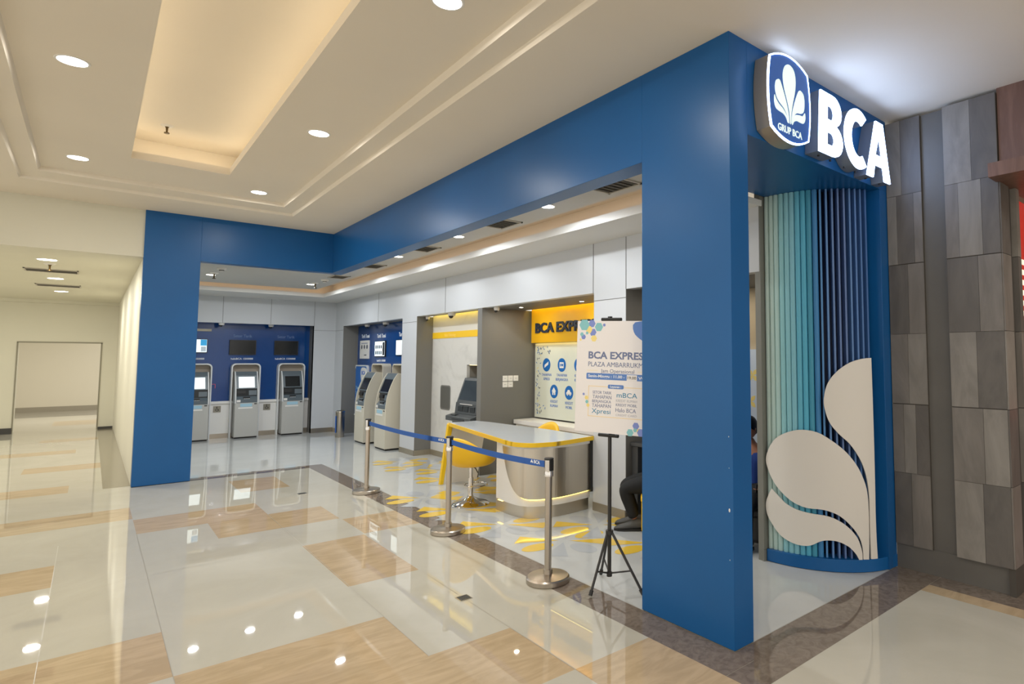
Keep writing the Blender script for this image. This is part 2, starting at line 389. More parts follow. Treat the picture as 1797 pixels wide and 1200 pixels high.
# right hall wall
mb = MB()
mb.box(XR, XR+.1, .80, YB, 2.39, SO)
mb.box(XR, XR+.1, 12.1, YB, 0, 2.39); mb.box(XR, XR+.1, 8.0, 8.65, 0, 2.39); mb.box(XR, XR+.1, 2.51, 3.05, 0, 2.39); 
struct('wall_right', mb, whitep, 'pale grey panelled right hall wall with four niches')
mb = MB(); e = XR-.003
for y in (6.88, 9.9): mb.box(e, XR, y-.003, y+.003, 2.39, SO)
for y in (3.065, 2.505): mb.box(e, XR, y-.004, y+.004, 2.39, SO)
for y0, y1 in ((8.0, 8.65), (2.51, 3.05), (12.1, YB)): mb.box(e, XR, y0, y1, 2.297, 2.303)
struct('trim_7', mb, groove, 'panel joints of the right wall')
mb = MB()
mb.box(XR+.1, 1.7, 12.1, 12.2, 0, 2.39); mb.box(XR+.003, 1.7, 12.095, 12.1, 0, 2.39)
struct('wall_niche_far', mb, greyp, 'grey far side of the blue machine niche')
mb = MB(); mb.box(XR+.1, 1.7, 8.55, 8.65, 0, 2.39); mb.box(XR+.003, 1.7, 8.65, 8.655, 0, 2.39); mb.box(XR+.003, 1.67, 7.995, 8.0, 0, 2.39)
struct('wall_niche_near', mb, greyp, 'grey returns on both sides of the white pillar')
mb = MB(); mb.box(XR, 2.27, 5.65, 5.78, 0, 2.39); struct('wall_return', mb, greyp, 'taupe grey return wall with socket plates')
mb = MB(); mb.box(XR+.003, 2.6, 2.505, 2.51, 0, 2.39); mb.box(XR+.003, 2.27, 3.05, 3.055, 0, 2.39); mb.box(XR+.1, 2.27, 2.51, 3.05, 0, 2.39)
struct('wall_pillar_return', mb, greyp, 'grey return behind the near white pillar')
mb = MB(); mb.box(XR+.1, 1.9, 8.65, 12.1, 2.39, 2.41); mb.box(XR+.1, 1.575, 5.78, 8.0, 2.39, 2.41); mb.box(XR+.1, 2.6, .9, 3.05, 2.39, 2.41); mb.box(XR+.1, 2.10, 3.05, 5.65, 2.39, 2.41); mb.box(XR+.1, 2.4, 3.0, 8.1, 2.50, 2.51)
struct('ceiling_niches', mb, greyp, 'grey niche ceilings')
mb = MB(); mb.box(1.7, 1.78, 8.65, 12.1, 0, 2.39); struct('wall_niche_blue', mb, nblue, 'navy back of the side machine niche')
mb = MB()
mb.box(1.67, 1.72, 6.68, 8.0, 0, 2.5); mb.box(1.67, 1.72, 5.78, 6.68, 1.56, 2.5)
struct('wall_niche_white', mb, marble('white_veined_panel','cfceca','c2c1bd',1.2,.35,3,(1,1,1),(.3,.5)), 'white veined wall beside the kiosk machine')
mb = MB(); mb.box(1.72, 1.9, 6.68, 6.7, 0, 1.56); mb.box(1.88, 1.9, 5.78, 6.7, 0, 1.56); mb.box(1.72, 1.9, 5.78, 6.7, 1.56, 1.58)
struct('wall_kiosk_recess', mb, mat('taupe_recess','8a857d',.5), 'taupe recess round the kiosk machine')
mb = MB(); mb.box(1.664, 1.69, 5.8, 7.995, 2.005, 2.11); struct('trim_8', mb, yellow, 'yellow band across the kiosk wall')
mb = MB(); mb.box(1.585, 1.605, 5.8, 7.99, 2.455, 2.465); struct('trim_9', mb, ystrip, 'hidden yellow light strip over the kiosk wall')
mb = MB(); mb.box(1.69, 1.70, 5.8, 6.62, 1.552, 1.559); struct('trim_12', mb, mat('recess_led', 'ffeeb0', .5, emit=2.5, ecol='ffe8a0'), 'thin light line in the kiosk recess')
mb = MB(); mb.box(2.27, 2.35, 2.9, 5.65, 0, 2.39); struct('wall_desk_niche', mb, greyp, 'grey back wall of the desk niche')
mb = MB(); mb.box(2.30, 2.4, .2, 2.505, 1.75, 2.39); struct('wall_office_back', mb, mat('tan_paint','a89a80',.6), 'tan wall of the small office')
o = mk('petal_panel', MB().box(2.28, 2.31, .2, 2.5, 0, 1.75), mat('pale_blue_panel','a9b4c2',.5)); tag(o, None, 'wall', kind='structure'); o.name = 'wall_office_panel'
for (y, z) in ((1.55,1.485),(1.58,1.216),(1.85,1.35),(1.25,1.35)):
    for q in range(4):
        a = PI/4+q*PI/2; pp = []
        for i in range(13): t = i/12; pp.append((t*.085, math.sin(PI*t)*.022))
        pp += [(x_, -y_) for x_, y_ in reversed(pp[1:-1])]
        flat('painted_petal', [[(x_*math.cos(a)-y_*math.sin(a), x_*math.sin(a)+y_*math.cos(a)) for x_, y_ in pp]], FX(2.28), y, z, mat('petal_ochre','c9b56a',.5) if 'petal_ochre' not in bpy.data.materials else bpy.data.materials['petal_ochre'], o)
mb = MB(); mb.box(1.383, 1.50, .79, .845, 0, CI); mb.box(1.375,1.42,.784,.80,0,.09); struct('trim_10', mb, mat('grey_post','77776f',.5), 'grey post beside the curved screen')
mb = MB(); s_ = .1
for y0, y1 in ((12.1, YB), (8.0, 8.65), (2.51, 3.05)): mb.box(XR-.008, XR, y0, y1, 0, .09)
mb.box(1.66, 1.67, 5.78, 8.0, 0, .09); mb.box(XR, 1.67, 7.985, 7.995, 0, .09)
struct('baseboard_right', mb, mat('warm_metal_skirt','a39a88',.35,.6), 'metal skirting of the right hall wall')

# yellow light strips of the desk niche
mb = MB(); mb.box(2.11, 2.13, 3.06, 5.6, 2.455, 2.465); struct('trim_11', mb, ystrip, 'yellow light strips over and under the desk sign')

struct('trim_13', MB().box(2.205, 2.235, 3.08, 5.58, 1.912, 1.92), mat('soft_yellow_led', 'ffe88a', .5, emit=5, ecol='ffe680'), 'hidden light strip under the yellow sign')
# ---- stone clad wall on the right
def stone_col(name, y0, y1, x, label, seedv):
    random.seed(seedv); mb = MB(); mb.cur = 3
    mb.box(x+.006, x+.12, y0, y1, .19, 3.6)
    zs = [.19, .75, 1.29, 1.85, 2.41, 2.98, 3.6]
    for a in range(6):
        n = random.choice((2, 2, 3)); cuts = [y0]+sorted(y0+(y1-y0)*(k/n+random.uniform(-.1, .1)) for k in range(1, n))+[y1]
        t0 = random.randint(0, 2)
        for k in range(n):
            mb.cur = (t0+k) % 3; gz = .006 if a in (2, 4) else .0015
            d = random.uniform(0, .003)
            mb.box(x-d, x+.02, cuts[k]+.001, cuts[k+1]-.001, zs[a]+gz, zs[a+1]-.001)
    o = struct(name, mb, stone+[stone_g], label); return o
stone_col('wall_stone', -.285, -.005, 2.05, 'stone clad pier touching the blue frame', 3)
stone_col('wall_stone_corner', -.835, -.465, 2.03, 'stone clad corner pier by the brown fascia', 8)
mb = MB(); mb.box(2.075, 2.2, -.84, 0.0, 0, 3.6); mb.box(2.068, 2.2, -.84, 0.0, 0, .19); struct('wall_slate', mb, slate, 'smooth slate strip between the stone piers')
random.seed(5); mb = MB(); zs = [.19, .75, 1.29, 1.85, 2.41, 2.93]
for a in range(5):
    mb.cur = a % 3; mb.box(2.032, 2.22, -.845, -.835, zs[a]+.003, zs[a+1]-.001)
    mb.cur = (a+1) % 3; mb.box(2.30, 2.375, -.87, -.80, zs[a]+.003, zs[a+1]-.001)
mb.cur = 3; mb.box(2.2, 2.4, -.83, -.5, 0, 2.93); mb.box(2.04,2.38,-.842,-.8,0,.19)
struct('wall_stone_return', mb, stone+[stone_g], 'stone clad return at the far right')
mb = MB(); mb.box(2.05, 2.2, -4, -.84, 3.03, H); mb.box(1.86, 2.75, -4, -.82, 2.93, 3.03); mb.box(1.87, 2.7, -4, -.83, 2.975, 2.981)
struct('wall_fascia', mb, wood, 'brown wooden fascia and ledge at the far right')
mb = MB(); mb.box(3.6, 3.7, -6, -.3, 0, 3.2); struct('wall_shop', mb, mat('shop_wall','a58a78',.6), 'shop wall behind the stone return')

# ================================================================= BLUE SHOPFRONT FRAME
fr = emp('shopfront_frame', (0, 0, 0), 'deep blue L-shaped shopfront frame wrapping round the bank booth', 'shopfront frame')
mk('corner_column', MB().box(0, T, 0, .77, .004, H), blue, fr, bevel=.002)
mk('long_header', MB().box(0, T, .77, YR, HB, H), blue, fr, bevel=.002)
mk('rear_header', MB().box(-1.69, T, YR, YR+T, HB, H), blue, fr, bevel=.002)
mk('rear_column', MB().box(XL, -1.69, YR, YR+T, .004, H), blue, fr, bevel=.002)
mk('sign_header', MB().box(T, 2.068, 0, .78, HS, H), blue, fr, bevel=.002)
mk('side_jamb', MB().box(1.93, 2.068, 0.0, .78, .004, HS), blue, fr, bevel=.002)
for z_, r_ in ((.78, .011), (1.2, .004), (.5, .004), (1.02, .003)): mk('paint_chip', MB().ball((-.0005, .029, z_), .001, r_*.55, r_), white, fr)

# curved screen of coloured rods with three big leaf panels
scn = emp('curved_screen', (1.75, .45, 0), 'curved screen of mint to navy rods with three cream leaf panels', 'decorative screen')
EC = (2.07, .78)
def ell(a, b, t): return (EC[0]-a*math.cos(t), EC[1]-b*math.sin(t))
def curb_pts(a, b, n=24): return [ell(a, b, PI/2*i/n) for i in range(n+1)]+[(2.065, .78)]
cp = [p for p in curb_pts(.665, .785)]
cp = [(min(x, 2.065), y) for x, y in cp]
mb = MB(); mb.prism(cp, lambda x, y: (x, y, .003), lambda x, y: (x, y, .098)); mk('curb_base', mb, blue, scn, bevel=.003)
mb = MB(); bp_ = [ell(.52, .62, PI/2*i/24) for i in range(23)]
for i in range(len(bp_)-1):
    (x0, y0), (x1, y1) = bp_[i], bp_[i+1]; mb.quad((x0, y0, .098), (x1, y1, .098), (x1, y1, HS-.001), (x0, y0, HS-.001))
o = mk('backing_sheet', mb, navy, scn); sm = o.modifiers.new('thick', 'SOLIDIFY'); sm.thickness = .01
cols = ['b9cdc4', 'b4cdc6', 'adcbc6', '8dc3c9', '88c1cb', '82bdcb', '5fb0c8', '53acc8', '3f92ad', '3a7fb4', '4f86bb', '5c86ba', '5d7cac', '5a74a4', '5a74a4', '557cb0', '5078b0', '4a72a8', '4068a0']
N = len(cols)
# equal arc-length positions
tt = []; S = [0]; K = 400; a_, b_ = .615, .73; Tm = 1.22
for i in range(1, K+1):
    p, q = ell(a_, b_, Tm*(i-1)/K), ell(a_, b_, Tm*i/K); S.append(S[-1]+math.dist(p, q))
for k in range(N):
    s0 = .012+(S[-1]-.02)*k/(N-1); i = min(range(K+1), key=lambda i: abs(S[i]-s0)); tt.append(Tm*i/K)
for k in range(N):
    x, y = ell(a_, b_, tt[k]); m = mat('rod_tone', cols[k], .5)
    mb = MB()
    if k < 10: mb.cyl(x, y, .098, HS-.002, .0222, 20)
    else:
        nx, ny = (x-EC[0])/a_**2, (y-EC[1])/b_**2; L = math.hypot(nx, ny); nx /= L; ny /= L; tx, ty = -ny, nx
        P = [(x+nx*u+tx*v, y+ny*u+ty*v) for u, v in ((.02, -.008), (.02, .008), (-.055, .008), (-.055, -.008))]
        mb.prism(P, lambda x, y: (x, y, .098), lambda x, y: (x, y, HS-.002))
    mk('rod', mb, m, scn, bevel=0 if k < 10 else .002)
LEAF = {
'R': [(1.197,1.659),(1.064,1.65),(0.92,1.618),(0.786,1.55),(0.687,1.456),(0.645,1.334),(0.655,1.249),(0.702,1.147),(0.793,1.063),(0.899,0.993),(0.987,0.909),(1.056,0.815),(1.101,0.706),(1.122,0.582),(1.124,0.444),(1.123,0.291),(1.127,0.1),(1.216,0.094),(1.203,0.379),(1.206,0.841),(1.203,1.311)],
'M': [(0.409,1.085),(0.27,1.062),(0.133,1.006),(0.046,0.919),(0.004,0.818),(0.042,0.723),(0.111,0.633),(0.214,0.556),(0.322,0.504),(0.447,0.476),(0.589,0.473),(0.691,0.459),(0.794,0.425),(0.9,0.357),(0.988,0.274),(1.027,0.188),(1.033,0.1),(1.102,0.098),(1.109,0.231),(1.112,0.46),(1.098,0.614),(1.052,0.722),(0.971,0.831),(0.853,0.932),(0.707,1.015),(0.564,1.072)],
'B': [(0.069,0.59),(0.030,0.536),(-0.004,0.46),(0.010,0.38),(0.07,0.308),(0.162,0.233),(0.272,0.193),(0.378,0.179),(0.48,0.188),(0.583,0.227),(0.665,0.24),(0.768,0.233),(0.873,0.197),(0.947,0.144),(0.984,0.098),(1.023,0.098),(1.018,0.166),(0.975,0.257),(0.888,0.335),(0.772,0.394),(0.649,0.425),(0.507,0.434),(0.363,0.45),(0.235,0.487),(0.135,0.548)]}
SHARP = {'R': (0, 16, 17), 'M': (16, 17), 'B': (0, 14, 15)}
def leaf(key):
    src = LEAF[key]; k = len(src); pts = []
    for i in range(k):
        p1, p2 = src[i], src[(i+1) % k]
        p0 = p1 if i in SHARP[key] else src[i-1]; p3 = p2 if (i+1) % k in SHARP[key] else src[(i+2) % k]
        for j in range(5):
            t = j/5; pts.append(tuple(.5*((2*p1[a])+(-p0[a]+p2[a])*t+(2*p0[a]-5*p1[a]+4*p2[a]-p3[a])*t*t+(-p0[a]+3*p1[a]-3*p2[a]+p3[a])*t**3) for a in (0, 1)))
    n = len(pts)
    def ins(x, y):
        c = False
        for i in range(n):
            (x1, y1), (x2, y2) = pts[i], pts[i-1]
            if (y1 > y) != (y2 > y) and x < (x2-x1)*(y-y1)/(y2-y1)+x1: c = not c
        return c
    vs = [Vector(p) for p in pts]
    gx = 0
    while gx < 1.3:
        gy = .1
        while gy < 1.7:
            if ins(gx, gy) and min((gx-p[0])**2+(gy-p[1])**2 for p in pts) > .0006: vs.append(Vector((gx, gy)))
            gy += .06
        gx += .05
    r = delaunay_2d_cdt(vs, [], [list(range(n))], 1, 1e-5)
    me = bpy.data.meshes.new('leaf_panel'); me.from_pydata([(*ell(.655, .77, p[0]), p[1]) for p in r[0]], [], [tuple(f) for f in r[2]])
    bm = bmesh.new(); bm.from_mesh(me); bmesh.ops.recalc_face_normals(bm, faces=bm.faces)
    bmesh.ops.solidify(bm, geom=bm.faces[:], thickness=.01); bm.to_mesh(me); bm.free()
    link_mesh('leaf_panel', me, cwhite, scn, smooth=40)
for key in LEAF: leaf(key)

# ================================================================= LIT SIGNS
SY = -.115
sg = emp('emblem_sign', (.475, 0, 3.02), 'lit blue shield sign with white leaf emblem on the blue header', 'sign')
def bow(p, q, h, n=9):
    d = (q[0]-p[0], q[1]-p[1]); return [(p[0]+d[0]*t+d[1]*h*4*t*(1-t), p[1]+d[1]*t-d[0]*h*4*t*(1-t)) for t in [i/n for i in range(n)]]
_c = [(.262, 3.535), (.688, 3.535), (.690, 3.082), (.268, 3.082)]
shield = bow(_c[0], _c[1], -.14)+bow(_c[1], _c[2], -.06)+bow(_c[2], _c[3], -.14)+bow(_c[3], _c[0], -.06)
def scl(lp, c, s): return [(c[0]+(x-c[0])*s, c[1]+(y-c[1])*s) for x, y in lp]
mb = MB(); mb.prism(shield, lambda x, y: (x, SY+.012, y), lambda x, y: (x, -.002, y)); mk('casing', mb, sign_side, sg, bevel=.002)
C0 = (.475, 3.31)
flat('lit_border', [shield, scl(shield, C0, .968)], FY(SY+.012), 0, 0, sign_e, sg, .012)
flat('blue_face', [scl(shield, C0, .968)], FY(SY+.012), 0, 0, sign_b, sg, .009)
sign_pet = mat('lit_petal', 'e8f6ee', .4, emit=.6, ecol='dff2ec')
PET = {
 'top': [(.470,3.54),(.415,3.515),(.388,3.45),(.40,3.37),(.435,3.29),(.462,3.22),(.470,3.15),(.478,3.15),(.486,3.22),(.512,3.30),(.541,3.38),(.548,3.46),(.525,3.52)],
 'ml': [(.345,3.405),(.318,3.385),(.309,3.335),(.318,3.27),(.36,3.235),(.41,3.21),(.44,3.175),(.452,3.15),(.461,3.15),(.457,3.21),(.435,3.29),(.395,3.375),(.37,3.402)],
 'mr': [(.60,3.405),(.632,3.385),(.641,3.335),(.632,3.27),(.59,3.235),(.54,3.21),(.51,3.175),(.496,3.15),(.487,3.15),(.493,3.21),(.515,3.29),(.555,3.375),(.575,3.402)],
 'll': [(.302,3.292),(.299,3.245),(.318,3.208),(.36,3.198),(.40,3.193),(.43,3.175),(.446,3.15),(.452,3.15),(.44,3.185),(.40,3.222),(.35,3.245),(.318,3.27)],
 'lr': [(.648,3.268),(.652,3.225),(.63,3.192),(.59,3.187),(.55,3.188),(.515,3.172),(.50,3.15),(.494,3.15),(.505,3.19),(.53,3.222),(.58,3.235),(.62,3.24)]}
PET['top'] = [(.470,3.54),(.42,3.515),(.396,3.45),(.408,3.37),(.442,3.29),(.466,3.22),(.473,3.15),(.481,3.15),(.488,3.22),(.510,3.30),(.535,3.38),(.543,3.46),(.522,3.52)]
PET['ml'] = [(.345,3.405),(.318,3.385),(.309,3.335),(.325,3.285),(.36,3.255),(.41,3.228),(.443,3.19),(.456,3.15),(.463,3.15),(.456,3.21),(.428,3.29),(.386,3.37),(.365,3.402)]
PET['mr'] = [(.605,3.405),(.636,3.385),(.645,3.33),(.635,3.275),(.605,3.25),(.555,3.24),(.52,3.215),(.497,3.18),(.487,3.15),(.496,3.22),(.52,3.29),(.56,3.372),(.583,3.402)]
if True:
    _pad = []
for k_, lp in PET.items(): flat('leaf_emblem', [scl(smooth_loop(lp, 4), (sum(p[0] for p in lp)/len(lp), sum(p[1] for p in lp)/len(lp)), .975)], FY(SY+.003), 0, 0, sign_pet, sg, .003)
text('lettering', 'GRUP BCA', FY(SY+.003), .472, 3.078, .064, sign_pet, sg, .003, .008, 'CENTER', fitw=.27)

def big_letter(ch, loops, label):
    xs_ = [p[0] for p in loops[0]]; o = emp('sign_letter', ((min(xs_)+max(xs_))/2, 0, min(p[1] for p in loops[0])), label, 'sign letter', 'lit letters on the blue header')
    f = flat('letter_body', loops, FY(-.002), 0, 0, sign_sideb, o, abs(SY)-.014)
    flat('lit_face', loops, FY(SY+.012), 0, 0, sign_e, o, .012)
    for x in (min(xs_)+.08, max(xs_)-.08): mk('drain_plug', MB().cyl(x, SY/2, min(p[1] for p in loops[0])-.008, min(p[1] for p in loops[0])+.002, .008, 12), blackm, o)
def arc(cx, cy, rx, ry, a0, a1, n=10): return [(cx+rx*math.cos(a0+(a1-a0)*i/n), cy+ry*math.sin(a0+(a1-a0)*i/n)) for i in range(n+1)]
z0, z1 = 3.06, 3.495
B = [(.82,z0)]+[(.97,z0)]+arc(1.0,3.17,.135,.11,-PI/2,PI/2-.25)[0:]+arc(.99,3.385,.13,.11,-.75,PI/2)+[(.845,z1)]
B = [(.82,z0),(1.0,z0)]+arc(1.01,3.175,.128,.115,-PI/2,PI/2-.35)[1:]+arc(1.01,3.385,.118,.11,-PI/2+.45,PI/2)+[(.85,z1),(.835,3.3)]
B1 = [(.925,3.13),(.98,3.13)]+arc(.985,3.178,.043,.045,-PI/2,PI/2,8)[1:]+[(.93,3.222)]
B2 = [(.935,3.31),(.98,3.31)]+arc(.985,3.362,.04,.05,-PI/2,PI/2,8)[1:]+[(.94,3.412)]
big_letter('B', [B, B1, B2], 'lit white letter B, first of three beside the shield sign')
Cc = arc(1.375,3.28,.20,.225,PI*.29,PI*1.69,30)+arc(1.375,3.28,.105,.135,PI*1.66,PI*.32,24)
big_letter('C', [Cc], 'lit white letter C in the middle of the three')
A = [(1.50,z0-.02),(1.60,z0-.02),(1.625,3.145),(1.765,3.145),(1.785,z0-.02),(1.885,z0-.02),(1.775,z1),(1.655,z1)]
big_letter('A', [A, [(1.64,3.225),(1.75,3.225),(1.71,3.40)]], 'lit white letter A, last of three beside the stone wall')

# ================================================================= LAMPS AND CEILING FITTINGS
def downlight(x, y, z, r, label, group, power, col, spread=PI):
    o = emp('ceiling_light', (x, y, z), label, 'ceiling light', group)
    mk('ring', MB().lathe([(r*.98, -.004), (r*1.13, -.004), (r*1.16, 0), (r*.98, 0), (r*.98, -.004)], (x, y, z), 32), lamp_r, o)
    mk('lens', MB().lathe([(0, -.003), (r, -.003), (r, 0), (0, 0)], (x, y, z), 32), lamp_e, o)
    if power: area('lamp_glow', (x, y, z-.02), r*1.9, power, col, spread=spread)
    return o
G = 'round downlights in the mall ceiling'
for x, y, lb in ((-2.935,3.39,'nearest round downlight left of the lit tray'),(-2.94,6.08,'far round downlight left of the lit tray'),(-1.31,3.69,'middle round downlight right of the lit tray'),
                 (-1.315,6.31,'round downlight right of the tray, nearest the blue rear header'),(-1.33,.98,'round downlight cut by the top edge of the photo')):
    downlight(x, y, TR, .082, lb, G, 14, WH)
G = 'corridor ceiling lights'
for y, lb in ((9.15,'corridor ceiling light nearest the bulkhead'),(11.7,'middle corridor ceiling light'),(14.3,'farthest corridor ceiling light')):
    downlight(-3.25, y, 3.0, .1, lb, G, 34, (1, .97, .88))
G = 'downlights in the bank hall ceiling'
for x, y, lb in ((.34,2.44,'hall downlight nearest the corner column'),(.345,4.3,'second hall downlight from the corner column'),(.34,6.15,'third hall downlight, behind the long blue header'),
                 (.28,10.4,'hall downlight above the litter bin end'),(-1.32,10.1,'hall downlight above the leftmost cash machine')):
    downlight(x, y, CI, .065, lb, G, 20, CW)
for x, y in ((.34, 8.1), (-.5, 10.3)): area('hall_lamp', (x, y, CI-.01), .13, 18, CW)
G = 'small spotlights in the desk niche'
for x, y, lb in ((1.75,5.2,'tiny niche spotlight at the left end of the yellow sign'),(1.85,3.9,'tiny niche spotlight over the right part of the yellow sign')):
    downlight(x, y, 2.39, .03, lb, G, 4, (1, .9, .7))
area('office_lamp', (1.85, 1.7, 2.37), .1, 4, (1, .9, .75))

def vent(x, y, z, sx, sy, label, group, rot=0):
    o = emp('air_vent', (x, y, z), label, 'air vent', group)
    mk('vent_frame', MB().box(x-sx,x+sx,y-sy,y-sy+.02,z-.012,z).box(x-sx,x+sx,y+sy-.02,y+sy,z-.012,z).box(x-sx,x-sx+.02,y-sy,y+sy,z-.012,z).box(x+sx-.02,x+sx,y-sy,y+sy,z-.012,z), ventm, o)
    mk('vent_back', MB().box(x-sx+.02,x+sx-.02,y-sy+.02,y+sy-.02,z-.003,z-.001), ventd, o)
    mb = MB(); n = 6
    for i in range(n):
        yy = y-sy+.02+(2*sy-.04)*(i+.5)/n
        mb.add([(x-sx+.02,yy-.012,z-.012),(x+sx-.02,yy-.012,z-.012),(x+sx-.02,yy+.012,z-.003),(x-sx+.02,yy+.012,z-.003),(x-sx+.02,yy-.012,z-.010),(x+sx-.02,yy-.012,z-.010),(x+sx-.02,yy+.012,z-.001),(x-sx+.02,yy+.012,z-.001)],
               [(3,2,1,0),(4,5,6,7),(0,1,5,4),(1,2,6,5),(2,3,7,6),(3,0,4,7)])
    mk('slats', mb, ventm, o)
G = 'square vents in the bank hall ceiling'
for x, y, lb in ((.36,1.5,'hall air vent nearest the corner column'),(.38,3.36,'second hall air vent from the corner column'),(.37,5.3,'third hall air vent along the long header'),(.38,7.25,'fourth hall air vent, near the frame\'s inner corner'),(-1.05,8.4,'hall air vent peeping under the rear header'),(.36,8.9,'hall air vent just behind the inner corner of the frame')):
    vent(x, y, CI, .13, .21, lb, G)
G = 'corridor vents'
for y, lb in ((10.5,'corridor air vent nearer the bulkhead'),(13.0,'corridor air vent farther down')): vent(-3.25, y, 3.0, .3, .2, lb, G)

def sprinkler(x, y, z, label, group=None, s=1):
    o = emp('sprinkler', (x, y, z), label, 'sprinkler', group)
    mk('collar', MB().lathe([(0, -.012*s), (.03*s, -.012*s), (.042*s, 0), (0, 0)], (x, y, z), 20), lamp_r, o)
    mk('sprinkler_head', MB().lathe([(0, -.065*s), (.018*s, -.065*s), (.018*s, -.058*s), (.006*s, -.055*s), (.008*s, -.02*s), (.014*s, -.012*s), (0, -.012*s)], (x, y, z), 14), mat('brass', '5c4a2a', .4, .8), o)
sprinkler(-2.28, 5.5, H+.42, 'brass sprinkler inside the lit ceiling tray', None, 1.3)
sprinkler(-3.24, 9.6, 3.0, 'sprinkler beside the nearest corridor light', None, 1.6)
sprinkler(.3, 10.15, CI, 'sprinkler beside the right rear hall downlight', 'hall sprinklers', 1.5)
sprinkler(-1.31, 9.8, CI, 'sprinkler beside the left rear hall downlight', 'hall sprinklers', 1.5)
def detector(x, y, z, label):
    o = emp('smoke_detector', (x, y, z), label, 'smoke detector', 'smoke detectors')
    mk('detector_body', MB().lathe([(0, -.05), (.03, -.05), (.035, -.03), (.06, -.022), (.065, 0), (0, 0)], (x, y, z), 24), lamp_r, o)
    mk('sensor_slot', MB().lathe([(.036, -.032), (.036, -.038), (.031, -.044)], (x, y, z), 24), ventd, o)
detector(.29, 9.5, CI, 'smoke detector near the inner corner of the frame'); detector(-1.3, 9.1, CI, 'smoke detector above the left cash machine')
def dome(x, y, z, label, r=.05):
    o = emp('dome_camera', (x, y, z), label, 'security camera', 'dome cameras')
    mk('housing', MB().lathe([(r, 0), (r*1.02, -.02), (r*.9, -.045), (0, -.045)], (x, y, z), 24), white, o)
    mk('dome_glass', MB().ball((x-.01, y, z-.05), r*.62, r*.62, r*.6), scr_off, o)
dome(-.79, 12.75, 2.4, 'dome camera over the middle rear cash machine'); dome(.12, 12.85, 2.4, 'dome camera over the right rear cash machine')
dome(1.6, 11.2, 2.39, 'dome camera at the far side of the blue side niche'); dome(1.6, 10.1, 2.39, 'dome camera in the middle of the blue side niche', .06)
dome(1.55, 7.95, 2.39, 'small camera at the far corner of the kiosk niche', .035); dome(1.5, 6.9, 2.39, 'dome camera over the kiosk niche', .06); dome(1.5, 5.45, 2.39, 'small camera on the grey return beside the yellow sign', .04)

